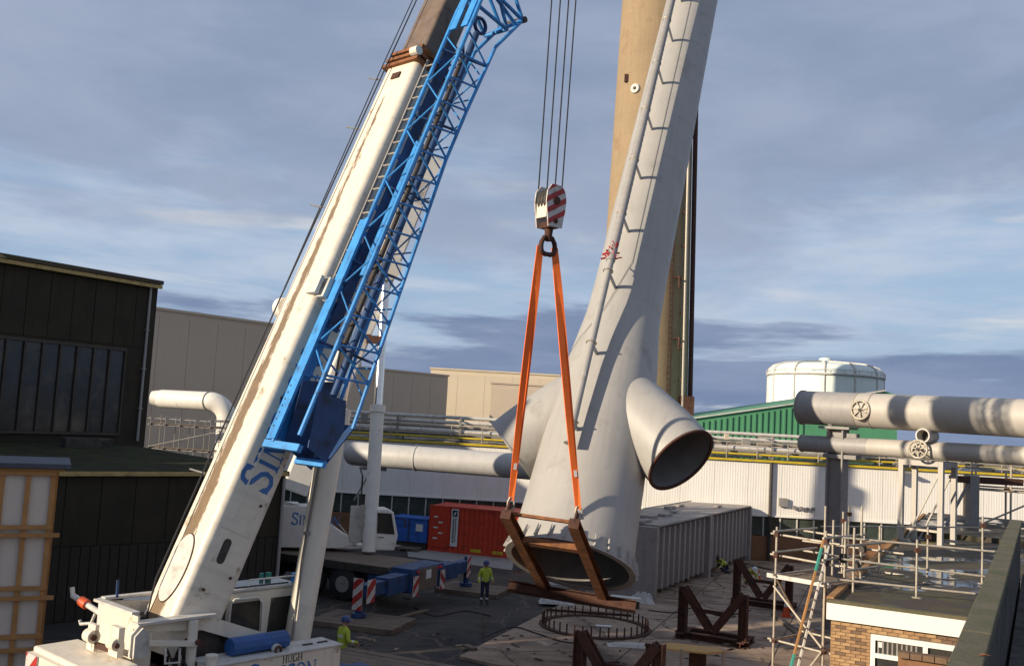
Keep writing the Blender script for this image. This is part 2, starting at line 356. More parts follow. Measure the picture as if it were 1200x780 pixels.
        if bevel:
            b = o.modifiers.new('bevel', 'BEVEL'); b.width = bevel; b.segments = 2; b.limit_method = 'ANGLE'; b.angle_limit = R_(40)
        return o
def link(name, me, parent, m=None):
    o = bpy.data.objects.new(name, me); col.objects.link(o); o.parent = parent
    if m is not None: o.matrix_local = m
    return o
Tm = Matrix.Translation

# ------------------------------------------------------------------ lettering: stroked serif capitals
def ell(cx_, cy_, rx, ry, a0, a1, n=14): return [(cx_+rx*math.cos(R_(a0+(a1-a0)*i/n)), cy_+ry*math.sin(R_(a0+(a1-a0)*i/n))) for i in range(n+1)]
TH, TN = .14, .055
GL = {
 'S': (.58, [([(.50, .80), (.44, .93), (.30, .97), (.15, .92), (.09, .77), (.15, .63), (.30, .53), (.44, .43), (.51, .28), (.46, .10), (.30, .03), (.14, .07), (.06, .22)], TH), ([(.52, .98), (.52, .72)], TN), ([(.05, .30), (.05, .02)], TN)]),
 'I': (.34, [([(.17, 0), (.17, 1)], TH), ([(.03, .025), (.31, .025)], TN), ([(.03, .975), (.31, .975)], TN)]),
 'M': (.98, [([(.14, 0), (.16, 1)], TN), ([(.13, .98), (.48, .05)], TH), ([(.48, .03), (.80, .97)], TN), ([(.80, 1), (.82, 0)], TH), ([(.03, .025), (.27, .025)], TN), ([(.68, .025), (.95, .025)], TN), ([(.03, .975), (.2, .975)], TN), ([(.78, .975), (.95, .975)], TN)]),
 'P': (.62, [([(.16, 0), (.16, 1)], TH), ([(.16, .97), (.36, .97)] + ell(.36, .72, .18, .25, 85, -85) + [(.16, .47)], .085), ([(.03, .025), (.31, .025)], TN), ([(.03, .975), (.2, .975)], TN)]),
 'O': (.80, [(ell(.4, .5, .33, .46, 0, 360, 28), .11)]),
 'N': (.80, [([(.13, 0), (.13, 1)], TN), ([(.10, .98), (.66, .03)], TH), ([(.67, 0), (.67, 1)], TN), ([(.02, .025), (.26, .025)], TN), ([(.55, .975), (.79, .975)], TN)]),
 'H': (.80, [([(.16, 0), (.16, 1)], TH), ([(.64, 0), (.64, 1)], TH), ([(.16, .52), (.64, .52)], TN)] + [([(x-.13, y), (x+.13, y)], TN) for x in (.16, .64) for y in (.025, .975)]),
 'U': (.76, [([(.15, 1), (.15, .3)] + ell(.38, .28, .23, .24, 185, 355) + [(.62, .3), (.62, 1)], .10), ([(.02, .975), (.28, .975)], TN), ([(.5, .975), (.74, .975)], TN)]),
 'G': (.78, [(ell(.42, .5, .33, .46, 50, 330, 22), .11), ([(.68, .05), (.68, .45)], .12), ([(.5, .45), (.78, .45)], TN)]),
 'L': (.62, [([(.16, 0), (.16, 1)], TH), ([(.03, .03), (.58, .03)], TN), ([(.57, .03), (.57, .28)], TN), ([(.03, .975), (.29, .975)], TN)]),
 'T': (.70, [([(.35, 0), (.35, 1)], TH), ([(.03, .97), (.67, .97)], TN), ([(.05, .97), (.05, .76)], TN), ([(.65, .97), (.65, .76)], TN), ([(.22, .025), (.48, .025)], TN)]),
 'D': (.80, [([(.16, 0), (.16, 1)], TH), ([(.16, .97), (.3, .97)] + ell(.32, .5, .40, .47, 88, -88) + [(.16, .03)], .085), ]),
}
def lettering(mb, text, m, sizes):
    """flat strokes on the plane z=0 of m (x along, y up); sizes: height of each character"""
    x = 0; k = 0
    for ch, h in zip(text, sizes):
        if ch == ' ': x += .5*h; continue
        adv, strokes = GL[ch]
        for pts, wd in strokes:
            pts = [V((p[0]*h+x, p[1]*h, 0)) for p in pts]; n = len(pts); k += 1; z = .0008*(k % 6)
            top, bot = [], []
            for i, p in enumerate(pts):
                d = (pts[min(i+1, n-1)]-pts[max(i-1, 0)]).normalized(); q = V((-d.y, d.x, 0))*wd*h/2
                top.append(p+q); bot.append(p-q)
            vs = [m @ V((p.x, p.y, z)) for p in top+bot]
            mb.add(vs, [(i, i+1, n+i+1, n+i) for i in range(n-1)])
        x += adv*h*1.04
    return x
def chevron_board(name, parent, m, w, h, mirror=False):
    """white board with red diagonal bars, as two meshes (the bars stand a hair proud)"""
    b = MB(m).box((0, 0, 0), (w, h, .02)).build(name, 'white_chevron', parent)
    bar = MB(m); s = -1 if mirror else 1; per = .46*w/.35 if w < h else .4; t = per*.52
    y = -h/2-w
    while y < h/2:
        poly = [(-w/2, y), (w/2, y+w*.9), (w/2, y+w*.9+t), (-w/2, y+t)]
        # clip to the board
        def clip(p, f, lim, sgn):
            out = []
            for i in range(len(p)):
                a, c = p[i], p[(i+1) % len(p)]; ia = sgn*(a[1]-lim) <= 0; ic = sgn*(c[1]-lim) <= 0
                if ia: out.append(a)
                if ia != ic:
                    q = (lim-a[1])/(c[1]-a[1]); out.append((a[0]+(c[0]-a[0])*q, lim))
            return out
        poly = clip(poly, 0, h/2, 1); poly = clip(poly, 0, -h/2, -1) if poly else poly
        if len(poly) > 2: bar.prism([(s*p[0], p[1]) for p in poly], .0112, .014)
        y += per
    bar.build('stripe', 'red_chevron', b)
    return b

# ================================================================== THE SETTING
def struct(name, mb, m, **k): return tag(mb.build(name, m, **k), kind='structure')
struct('ground', MB().add([(-2500, -2500, -.012), (2500, -2500, -.012), (2500, 3500, -.012), (-2500, 3500, -.012)], [(0, 1, 2, 3)]), 'soil')
struct('asphalt_yard', MB().add([(-60, -30, 0), (60, -30, 0), (60, 59.4, 0), (-60, 59.4, 0)], [(0, 1, 2, 3)]), 'asphalt')
s0, s1 = G(538, 768, .1), G(640, 716, .1); sdir = (s1-s0).normalized(); sper = V((sdir.y, -sdir.x, 0))
slab_poly = [s0, s0+sdir*6.1, s0+sdir*6.1+sper*-.0, s0+sdir*29.2, s0+sdir*29.2+sper*30, s0+sper*40, s0+sper*40-sdir*9, s0+sper*3.0-sdir*9, s0+sper*2.6-sdir*1.3]
slab_poly = [slab_poly[0], slab_poly[3], V((36, 59.3, .1)), V((40, 20, .1)), s0+sper*3.2-sdir*12, s0+sper*2.9-sdir*.6]
struct('concrete_slab', MB().prism([(p.x, p.y) for p in slab_poly], .004, .1), 'concrete')
# light apron by the red container
ap = [G(478, 652), G(600, 668), G(604, 650), G(560, 636), G(476, 634)]
struct('concrete_apron', MB().prism([(p.x, p.y) for p in ap], .004, .03), 'concrete_light')
gk = MB()
for i in range(1, 6):   # saw-cut joints in the slab, real narrow strips a few mm proud of the surface
    a = s0+sdir*(i*5.0); gk.bar(a+sper*.2+V((0, 0, .004)), a+sper*24+V((0, 0, .004)), .035, .006)
for i in range(1, 5):
    a = s0+sper*(i*4.6); gk.bar(a+sdir*.3+V((0, 0, .0045)), a+sdir*25+V((0, 0, .0045)), .035, .006)
struct('slab_joints', gk, 'asphalt')

# ------------------------------------------------------------------ left: tall dark hall with the window band
def XY(v): return V((v.x, v.y, 0))
K0, K1 = XY(P(177, 430, 54.6)), XY(P(0, 430, 47.5))
wd = (K1-K0).normalized(); wn = V((-wd.y, wd.x, 0))
if wn.dot(V((0, -1, 0))) < 0: wn = -wn
hallM = frame(wd, -wn, V((0, 0, 1)), K0)       # x along wall to the left and nearer, y into the building
hall = thing('dark_hall', 'tall black-clad industrial hall with a long band of dark windows, at left edge', 'building', hallM)
ZT = 14.2
mb = MB().box((22, 10, ZT/2), (44, 20, ZT)); mb.build('wall', 'black_clad', hall)
MB().box((22, 9.9, ZT+.13), (44.06, 20.7, .22)).build('roof', 'roof_felt', hall)
MB().box((22, -.30, ZT-.11), (44.04, .16, .2)).build('gutter', 'yellow_edge', hall)
for i in range(18):   # cladding sheets, slightly uneven
    MB().box((.72+i*1.25, -.022-.006*(i % 3), 12.3), (1.21, .03, 3.4)).build('cladding_sheet', 'black_clad', hall)
MB().path([(.55, -.12, ZT-.2), (.55, -.12, 5.4)], .075, 8).build('downpipe', 'pipe_grey', hall, smooth=40)
for z in (7.2, 9.4, 11.6): MB().box((.55, -.11, z), (.22, .2, .06)).build('pipe_clip', 'pipe_grey', hall)
fr = MB()
MB().box((9.8, -.07, 10.38), (16.2, .1, .16)).build('window_frame', 'frame_brown', hall)
MB().box((9.8, -.07, 5.75), (16.2, .1, .14)).build('window_frame', 'frame_brown', hall)
for i in range(18):
    x = 1.75+i*.95
    MB().box((x, -.075, 8.06), (.09, .12, 4.5)).build('mullion', 'frame_brown', hall)
    if i < 17:
        g = MB(); t = random.uniform(-.012, .012)
        g.add([(x+.05, -.03-t, 5.83), (x+.9, -.03+t, 5.83), (x+.9, -.03+t, 10.28), (x+.05, -.03-t, 10.28)], [(0, 1, 2, 3)]); g.build('pane', 'dark_glass', hall)

# lower annex in front with flat mossy roof, plank wall
AZ = 5.16
A0, A1 = XY(P(335, 550, 39.5)), XY(P(65, 549, 33.4))
ad = (A1-A0).normalized(); an = V((-ad.y, ad.x, 0))
if an.y > 0: an = -an
annexM = frame(ad, -an, V((0, 0, 1)), A0)
annex = thing('dark_annex', 'low black annex with plank wall, ochre gutter and mossy flat roof behind crane boom', 'building', annexM)
AL = 22.
MB().box((AL/2, 8, AZ/2-.1), (AL, 16, AZ-.2)).build('wall', 'black_clad', annex)
rm = MB().add([(-.12, -.1, AZ), (AL, -.1, AZ), (AL, 15.9, AZ+.12), (-.12, 15.9, AZ+.12), (-.12, -.1, AZ-.2), (AL, -.1, AZ-.2), (AL, 15.9, AZ-.2), (-.12, 15.9, AZ-.2)], [(0, 1, 2, 3), (4, 7, 6, 5), (0, 4, 5, 1), (1, 5, 6, 2), (2, 6, 7, 3), (3, 7, 4, 0)])
rm.build('roof', 'roof_moss', annex)
MB().box((AL/2, -.17, AZ-.1), (AL, .12, .15)).build('gutter', 'yellow_edge', annex)
for i in range(34):
    me = MB().box((0, 0, 0), (.31, .045, 2.5)).mesh('plank', 'black_plank') if i % 4 == 0 else me
    link('plank', me, annex, Tm((.2+i*.34, -.03-random.uniform(0, .015), 1.27+random.uniform(-.03, .02))))
for i in range(10): MB().box((.6+i*1.22, -.02, 3.78), (1.19, .035+.006*(i % 2), 2.42)).build('cladding_sheet', 'black_clad', annex)
MB().path([(.12, -.15, AZ-.25), (.12, -.15, .05)], .07, 8).build('downpipe', 'pipe_grey', annex, smooth=40)
# upstand strip where annex roof meets the hall
MB().box((3.2, 13.2, AZ+.3), (2.2, .8, .5)).build('roof_upstand', 'render_dark', annex)

# unseen blocks added left of the frame, placed and sized to shade the yard
def pq(p, q): return V((q*-SUN_H.x+p*-SUN_H.y, q*-SUN_H.y+p*SUN_H.x, 0))
def block(p0, p1, q, depth, h, label):
    a, b, c, d = pq(p0, q), pq(p1, q), pq(p1, q-depth), pq(p0, q-depth)
    t = thing('dark_hall', label, 'building', XY((a+c)/2))  # shares the hall's name; an added block that casts the yard's shade
    MB().prism([(v.x, v.y) for v in (a, b, c, d)], 0, h).build('wall', 'black_clad', t, world=True)
    e = (a+c)/2; MB().prism([((v.x-e.x)*1.02+e.x, (v.y-e.y)*1.02+e.y) for v in (a, b, c, d)], h+.005, h+.25).build('roof', 'roof_felt', t, world=True)
    return t
block(-22.2, -29.5, -7, 9, 10.0, 'lower unseen black block added beyond the left view edge to cast shade')
block(-29.7, -41.5, -8, 11, 16.5, 'higher unseen black block added beyond the left view edge to cast shade')

# ------------------------------------------------------------------ far left: beige halls
def hall_box(name, label, p0, p1, z, depth, m, seam=2.5, group=None):
    a, b = XY(p0), XY(p1); d = (b-a).normalized(); n = V((-d.y, d.x, 0))
    if n.y < 0: n = -n
    ln = (b-a).length
    t = thing(name, label, 'building', frame(d, n, V((0, 0, 1)), a), group)
    MB().box((ln/2, depth/2, z/2), (ln, depth, z)).build('wall', m, t)
    k = max(1, int(ln/seam)); s = ln/k
    me = MB().box((0, 0, 0), (s-.04, .06, z-1.0)).mesh('panel', m)
    for i in range(k): link('panel', me, t, Tm((s*(i+.5), -.03, z/2-.1)))
    MB().box((ln/2, depth/2, z+.12), (ln+.3, depth+.3, .25)).build('roof', m, t)
    return t, ln
b1, ln = hall_box('beige_hall', 'large beige windowless hall behind the white elbow pipe', P(150, 357, 92), P(425, 400, 116), P(175, 361, 93.5).z, 40, 'beige_clad', 3.2)
MB().path([(17.0, -.25, 14.3), (17.0, -.25, 1)], .16, 8).build('downpipe', 'steel_grey', b1, smooth=40)
MB().box((17.0, -.35, 14.6), (1.1, .7, .7)).build('rain_hopper', 'beige_clad', b1)
b2, ln = hall_box('beige_hall', 'lower grey-beige hall seen right of the crane boom', P(415, 431, 128), P(525, 443, 141), P(430, 432, 130).z, 8, 'beige_clad', 3.0)
b3, ln = hall_box('cream_hall', 'sunlit cream hall behind the orange slings', P(505, 432, 160), P(665, 441, 160), P(505, 432, 160).z, 30, 'cream_clad', 4.0)
b4, ln = hall_box('beige_block', 'small dull beige block between cream hall and grey stack', P(576, 448, 140), P(660, 452, 140), P(576, 449, 140).z, 3, 'beige_clad', 4.0)

# ------------------------------------------------------------------ far right: long white factory shed (brick plinth, glazing band, cladding)
SY = 59.4; SX0, SX1 = -16.0, 46.0; LN = SX1-SX0
shed = thing('factory_shed', 'long white-clad factory shed with brick plinth and dark window band', 'building', V((SX0, SY, 0)))
ZB, ZG, ZC = 1.55, 2.75, 6.02
MB().box((LN/2, .2, ZB/2), (LN, .3, ZB)).build('brick_plinth', 'far_brick', shed)
MB().box((LN/2, 8.2, ZC/2), (LN, 15.5, ZC-.1)).build('wall', 'white_clad', shed)
MB().box((LN/2, 8, ZC+.05), (LN, 16.2, .16)).build('roof', 'roof_felt', shed)
PW = 2.06
def ribbed(wd_, h, ribs, dep):
    m_ = MB(); prof = []; p = wd_/ribs
    for i in range(ribs):
        x = i*p; prof += [(x, 0), (x+p*.55, 0), (x+p*.66, -dep), (x+p*.89, -dep)]
    prof.append((wd_-.008, 0)); n = len(prof)
    m_.add([(x, y, 0) for x, y in prof]+[(x, y, h) for x, y in prof], [(i, i+1, n+i+1, n+i) for i in range(n-1)])
    return m_
pm = ribbed(PW, ZC-ZG-.1, 13, .0045).mesh('cladding_panel', 'white_clad')
nP = int(LN/PW)
for i in range(nP): link('cladding_panel', pm, shed, Tm((i*PW+.01, .02-.008*(i % 2), ZG+.05)))
gm = MB().add([(0, 0, 0), (.98, 0, 0), (.98, 0, ZG-ZB-.1), (0, 0, ZG-ZB-.1)], [(0, 1, 2, 3)]).mesh('pane', 'green_glass')
mm = MB().box((0, 0, 0), (.07, .08, ZG-ZB)).mesh('mullion', 'off_white')
for i in range(int(LN/1.03)):
    link('pane', gm, shed, Tm((i*1.03+.03, .12+random.uniform(-.01, .01), ZB+.05)))
    link('mullion', mm, shed, Tm((i*1.03, .09, (ZB+ZG)/2)))
MB().box((LN/2, .0, ZG+.01), (LN, .1, .07)).build('sill_rail', 'white_clad', shed)
MB().box((LN/2, -.05, ZC+.05), (LN, .14, .13)).build('yellow_edge_trim', 'yellow_bright', shed)
for px in (628, 903, 1130):
    x = P(px, 560, SY).x-SX0; MB().path([(x, -.12, ZC), (x, -.12, .1)], .1, 8).build('downpipe', 'dark_machine', shed, smooth=40)
for px, py in ((917, 588), (945, 596), (952, 596), (938, 595), (930, 594)):
    p = P(px, py, SY); MB().box((p.x-SX0, -.14, p.z), (.2 if px > 920 else .5, .14, .2 if px > 920 else .5)).build('wall_box', 'steel_grey', shed)

# ------------------------------------------------------------------ pipe rack on the shed's roof edge
rack = thing('pipe_rack', 'rack of many thin horizontal pipes with posts and rails along shed roof', 'pipe rack', V((SX0, SY+1.2, ZC)))
RL = LN-2
for y, z, r, m_ in ((0, .75, .16, 'off_white'), (.5, 1.05, .12, 'galv'), (1.0, .5, .2, 'steel_grey'), (1.5, 1.3, .12, 'off_white'), (2.6, .8, .22, 'beige_clad'), (3.2, 1.62, .12, 'off_white'), (-.35, .38, .07, 'yellow_bright')):
    MB().path([(1, y, z), (RL*.3, y+random.uniform(-.05, .05), z), (RL*.7, y, z+random.uniform(-.04, .04)), (RL, y, z)], r, 10).build('pipe', m_, rack, smooth=40)
for i in range(16):
    x = 1.4+i*3.9
    m_ = MB(); m_.bar((x, -.2, -.1), (x, -.2, 1.6), .14, .14); m_.bar((x, 3.4, 0), (x, 3.4, 1.6), .14, .14)
    for z in (.25, 1.13, 1.45): m_.bar((x, -.4, z), (x, 3.6, z), .1, .1)
    m_.build('trestle', 'steel_grey', rack)
for i in range(32):
    MB().path([(1.2+i*1.9, -.45, 0), (1.2+i*1.9, -.45, 1.15)], .03, 6).build('rail_post', 'galv', rack)
for z in (.6, 1.12): MB().path([(1, -.45, z), (RL, -.45, z)], .03, 6).build('hand_rail', 'galv', rack)
for i in range(14):   # small valves, junction boxes
    x = random.uniform(2, RL); m_ = MB(); m_.box((x, random.uniform(-.1, .4), random.uniform(.95, 1.5)), (random.uniform(.2, .7), .3, random.uniform(.15, .45))); m_.build('junction_box', random.choice(['steel_grey', 'off_white', 'rust', 'beige_clad']), rack)
# hanging bracket on the shed face
bk = thing('bracket', 'grey steel hanger bracket on the white shed wall near handwheel', 'bracket', P(1054, 560, SY-.1))
MB().box((0, -.2, .6), (.25, .3, 1.7)).build('post', 'steel_grey', bk); MB().box((.25, -.45, .4), (.5, .5, .12)).build('arm', 'steel_grey', bk); MB().box((-.25, -.3, .9), (.5, .2, .1)).build('arm', 'steel_grey', bk)

# ------------------------------------------------------------------ green shed and domed tank
gz = 74.; a = P(805, 492, gz); b = P(945, 470, gz)
gs = thing('green_shed', 'green ribbed metal shed with sloping pale roof edge', 'building', V((a.x, gz, 0)))
gw = b.x-a.x
MB().add([(0, 0, 0), (gw+7, 0, 0), (gw+7, 0, b.z+.9), (gw+6, 0, b.z+1.1), (0, 0, a.z), (0, 20, 0), (gw+7, 20, 0), (gw+7, 20, b.z+.9), (gw+6, 20, b.z+1.1), (0, 20, a.z)],
         [(0, 1, 2, 3, 4), (9, 8, 7, 6, 5), (0, 4, 9, 5), (1, 6, 7, 2), (4, 3, 8, 9), (3, 2, 7, 8), (0, 5, 6, 1)]).build('wall', 'green_clad', gs)
m_ = MB(); sl = (b.z-a.z)/gw
for i in range(int(gw/.45)): m_.box((.25+i*.45, -.05, (a.z+sl*(i*.45))/2-.1), (.14, .09, a.z+sl*(i*.45)-.3))
m_.build('cladding_rib', 'green_clad', gs)
MB().bar((-.2, -.1, a.z+.06), (gw+6, -.1, b.z+1.16), .2, .1).build('roof_edge', 'off_white', gs)
tk = P(966, 470, 112); tk = thing('storage_tank', 'pale green-white domed storage tank behind the green shed', 'tank', XY(tk))
zt = P(966, 441, 112).z; za = P(966, 422, 112).z; tr = 6.4
MB().lathe([(tr, 0), (tr, zt), (tr-.15, zt+.6), (tr-.6, zt+1.05), (tr-1.4, zt+1.3), (1.1, za-.25), (.8, za-.05), (.4, za+.1)], 48).build('shell', 'tank_paint', tk, smooth=50)
MB().torus((0, 0, zt-.05), (0, 0, 1), tr+.12, .12, 48, 6).build('rim_pipe', 'off_white', tk, smooth=50)
for i in range(12):
    t = 2*math.pi*i/12+.2; c_, s_ = math.cos(t), math.sin(t)
    MB().path([((tr+.03)*c_, (tr+.03)*s_, 1), ((tr+.03)*c_, (tr+.03)*s_, zt+.1), ((tr-.1)*c_, (tr-.1)*s_, zt+.65), ((tr-.58)*c_, (tr-.58)*s_, zt+1.12), ((tr-1.4)*c_, (tr-1.4)*s_, zt+1.36), (1*c_, 1*s_, za-.15)], .1, 6).build('seam_rib', 'off_white', tk)
MB().lathe([(.75, za), (.7, za+.2), (.2, za+.35)], 16).build('vent_cap', 'tank_paint', tk, smooth=40)
m_ = MB()
for i in range(24):
    t = 2*math.pi*i/24; m_.path([((tr+.2)*math.cos(t), (tr+.2)*math.sin(t), zt-.1), ((tr+.2)*math.cos(t), (tr+.2)*math.sin(t), zt+.45)], .03, 5)
m_.torus((0, 0, zt+.45), (0, 0, 1), tr+.2, .035, 48, 5); m_.build('guard_rail', 'off_white', tk)

# ------------------------------------------------------------------ concrete chimney
CY = 88.
c0, c1 = P(752, 450, CY), P(771, 0, CY)
chm = thing('concrete_chimney', 'tall tapered tan concrete chimney behind the grey steel stack', 'chimney', V((c0.x, CY, 0)))
r0 = 53/FPX*CY*1.0; r1 = 40.5/FPX*CY*1.08
def cr(z): return r0+(r1-r0)*(z-c0.z)/(c1.z-c0.z)
MB().lathe([(cr(z), z) for z in (0, 8, 20, 32, 44, 56, 68)], 64).build('shaft', 'chimney_concrete', chm, smooth=30)
jm = MB()
MB().path([((cr(2)+.3)*math.cos(R_(-18)), (cr(2)+.3)*math.sin(R_(-18)), 0), ((cr(38)+.3)*math.cos(R_(-18)), (cr(38)+.3)*math.sin(R_(-18)), 38)], .22, 10).build('dark_riser', 'rust', chm, smooth=40)
z = 1.8
while z < 66: MB().torus((0, 0, z), (0, 0, 1), cr(z)-.02, .028, 64, 5).build('lift_joint', 'chimney_concrete', chm, smooth=60); z += 1.9
ang = R_(-46); cx_, sy_ = math.cos(ang), math.sin(ang)
MB().path([((cr(2)+.45)*cx_, (cr(2)+.45)*sy_, 0), ((cr(34)+.45)*cx_, (cr(34)+.45)*sy_, 34)], .14, 10).build('riser_pipe', 'galv', chm, smooth=40)
for z in range(3, 34, 3): MB().bar(((cr(z)-.2)*cx_, (cr(z)-.2)*sy_, z), ((cr(z)+.5)*cx_, (cr(z)+.5)*sy_, z), .15, .15).build('pipe_bracket', 'rust', chm)
a2 = R_(-66); c2, s2 = math.cos(a2), math.sin(a2)
m_ = MB()
for o_ in (-.04, .04):
    q = a2+o_; m_.path([((cr(0)+.25)*math.cos(q), (cr(0)+.25)*math.sin(q), 0), ((cr(60)+.25)*math.cos(q), (cr(60)+.25)*math.sin(q), 60)], .05, 6)
m_.build('ladder_rail', 'rust', chm)
m_ = MB()
for i in range(110):
    z = 2+i*.5; m_.tube(((cr(z)+.25)*math.cos(a2-.04), (cr(z)+.25)*math.sin(a2-.04), z), ((cr(z)+.25)*math.cos(a2+.04), (cr(z)+.25)*math.sin(a2+.04), z), .025, n=5)
m_.build('ladder_rung', 'rust', chm)
for z, aa in ((15.6, -56), (21, -58)):
    t = R_(aa); MB().path([((cr(z)-.1)*math.cos(t), (cr(z)-.1)*math.sin(t), z), ((cr(z)+.6)*math.cos(t), (cr(z)+.6)*math.sin(t), z), ((cr(z)+.6)*math.cos(t), (cr(z)+.6)*math.sin(t), z-1)], .12, 8).build('stub_pipe', 'rust', chm, smooth=40)
lp = P(740, 101, CY-3.5); d_ = lp-V((c0.x, CY, 0)); t = math.atan2(d_.y, d_.x); zz = d_.z
nrm = V((math.cos(t), math.sin(t), 0)); MB().tube(nrm*(cr(zz)-.05)+V((0, 0, zz)), nrm*(cr(zz)+.18)+V((0, 0, zz)), .5, .42, 24).build('lamp_disc', 'off_white', chm, smooth=40)
MB().tube(nrm*(cr(zz)+.18)+V((0, 0, zz)), nrm*(cr(zz)+.28)+V((0, 0, zz)), .16, .12, 16).build('lamp_disc', 'dark_machine', chm)
lp = P(729, 90, CY-2.5)-V((c0.x, CY, 0)); t = math.atan2(lp.y, lp.x); n3_ = V((math.cos(t), math.sin(t), 0)); MB().box(n3_*(cr(lp.z)+.1)+V((0, 0, lp.z)), (.3, .3, .7)).build('lamp_box', 'rust', chm)
bp = P(800, 466, CY-1); MB().box((bp.x-c0.x, -2.2, bp.z/2-.2), (1.2, 2.4, bp.z+.6)).build('base_housing', 'rust', chm)

# ------------------------------------------------------------------ white elbow pipe far left, with scaffold below
wp = thing('elbow_pipe', 'big white insulated pipe with elbow turning down, before the beige hall', 'pipe', P(220, 520, 80))
a, b, c = P(190, 467, 83), P(246, 470, 80), P(266, 500, 80); d = V((c.x+.3, c.y, 0))
MB().path([P(178, 466, 83), a], [.6, .76], 20).build('end_cap', 'white_paint', wp, smooth=40, world=True)
el = [b.lerp(V((c.x, c.y, b.z)), f) for f in (0,)]
ctr = V((b.x, b.y, b.z-1.5)); ex = XY(c-b).normalized() if XY(c-b).length > 0 else V((1, 0, 0))
arc = [ctr+ex*1.5*math.sin(R_(q))+V((0, 0, 1.5*math.cos(R_(q)))) for q in range(0, 91, 10)]
MB().path([a]+arc, .78, 20).build('horizontal_run', 'white_paint', wp, smooth=40, world=True)
MB().path([arc[-1], arc[-1]-V((0, 0, 9))], .78, 20).build('drop_leg', 'white_paint', wp, smooth=40, world=True)
MB().torus(b, a-b, .8, .05, 24, 6).build('joint_band', 'steel_grey', wp, smooth=60, world=True)
MB().torus(arc[-1], (0, 0, 1), .8, .05, 24, 6).build('joint_band', 'steel_grey', wp, smooth=60, world=True)

def scaffold(name, label, m, nx, ny, nz, lx, ly, lz, r=.045, mt='galv', boards=True, brace=True, ext=.9, group=None):
    t = thing(name, label, 'scaffolding', m, group)
    for i in range(nx+1):
        for j in range(ny+1):
            MB().path([(i*lx, j*ly, 0), (i*lx+random.uniform(-.03, .03), j*ly, nz*lz+ext+random.uniform(-.2, .3))], r, 7).build('standard', mt, t)
            MB().box((i*lx, j*ly, .012), (.16, .16, .02)).build('base_plate', mt, t)
    for k in range(1, nz+1):
        z = k*lz
        for dz in ((0, .5, 1.0) if k == nz else (0,)):
            if k == nz and dz and z+dz > nz*lz+ext: continue
            for j in range(ny+1): MB().path([(-.3, j*ly+.06, z+dz), (nx*lx+.35, j*ly+.06, z+dz+random.uniform(-.03, .03))], r, 7).build('ledger', mt, t)
            for i in range(nx+1): MB().path([(i*lx+.06, -.3, z+dz+.07), (i*lx+.06, ny*ly+.3, z+dz+.07)], r, 7).build('transom', mt, t)
        if boards:
            for q in range(int(ly/.24)): MB().box((nx*lx/2, .14+q*.24, z+.14), (nx*lx+.4, .22, .04)).build('scaffold_board', 'timber_grey', t)
        for i in range(nx+1):
            for j in range(ny+1): MB().box((i*lx, j*ly+.03, z+.02), (.13, .14, .13)).build('coupler', 'rust', t)
    if brace:
        for k in range(nz):
            MB().path([(0, -.07, k*lz+.15), (nx*lx, -.07, (k+1)*lz-.1)], r, 7).build('brace', mt, t)
    return t
scaffold('scaffold', 'small scaffold under the white elbow pipe', frame(V((.97, -.24, 0)), V((.24, .97, 0)), V((0, 0, 1)), XY(P(176, 500, 78))), 5, 1, 3, 1.35, 1.4, 1.9, r=.032, mt='steel_grey', brace=True, ext=.7)

# ------------------------------------------------------------------ large grey duct running in front of the shed, left of the stack
dp = thing('grey_duct', 'fat pale grey horizontal duct with rounded end, running behind the slings', 'pipe', P(500, 560, 50.5))
a, b = P(414, 531, 51.5), P(700, 553, 48); dd = (b-a).normalized()
MB().path([a-dd*.45, a-dd*.4, a-dd*.22, a, a+dd*3.6], [.15, .35, .55, .62, .62], 28).build('rounded_end', 'duct_pale', dp, smooth=40, world=True)
MB().path([a+dd*3.6, b], [.63, .63], 28).build('duct', 'duct_pale', dp, smooth=40, world=True)
MB().torus(a+dd*3.6, dd, .64, .035, 28, 6).build('flange', 'duct_pale', dp, smooth=60, world=True)
for f in (1.2,):
    q = a+dd*f; m_ = MB(); m_.bar(V((q.x, q.y, 0)), q-V((0, 0, .6)), .18, .18); m_.bar(q-V((.7, 0, .72)), q-V((-.7, 0, .72)), .16, .16); m_.bar(V((q.x-.9, q.y, q.z-2.4)), q-V((.1, 0, .8)), .09, .09); m_.build('support', 'steel_grey', dp, world=True)

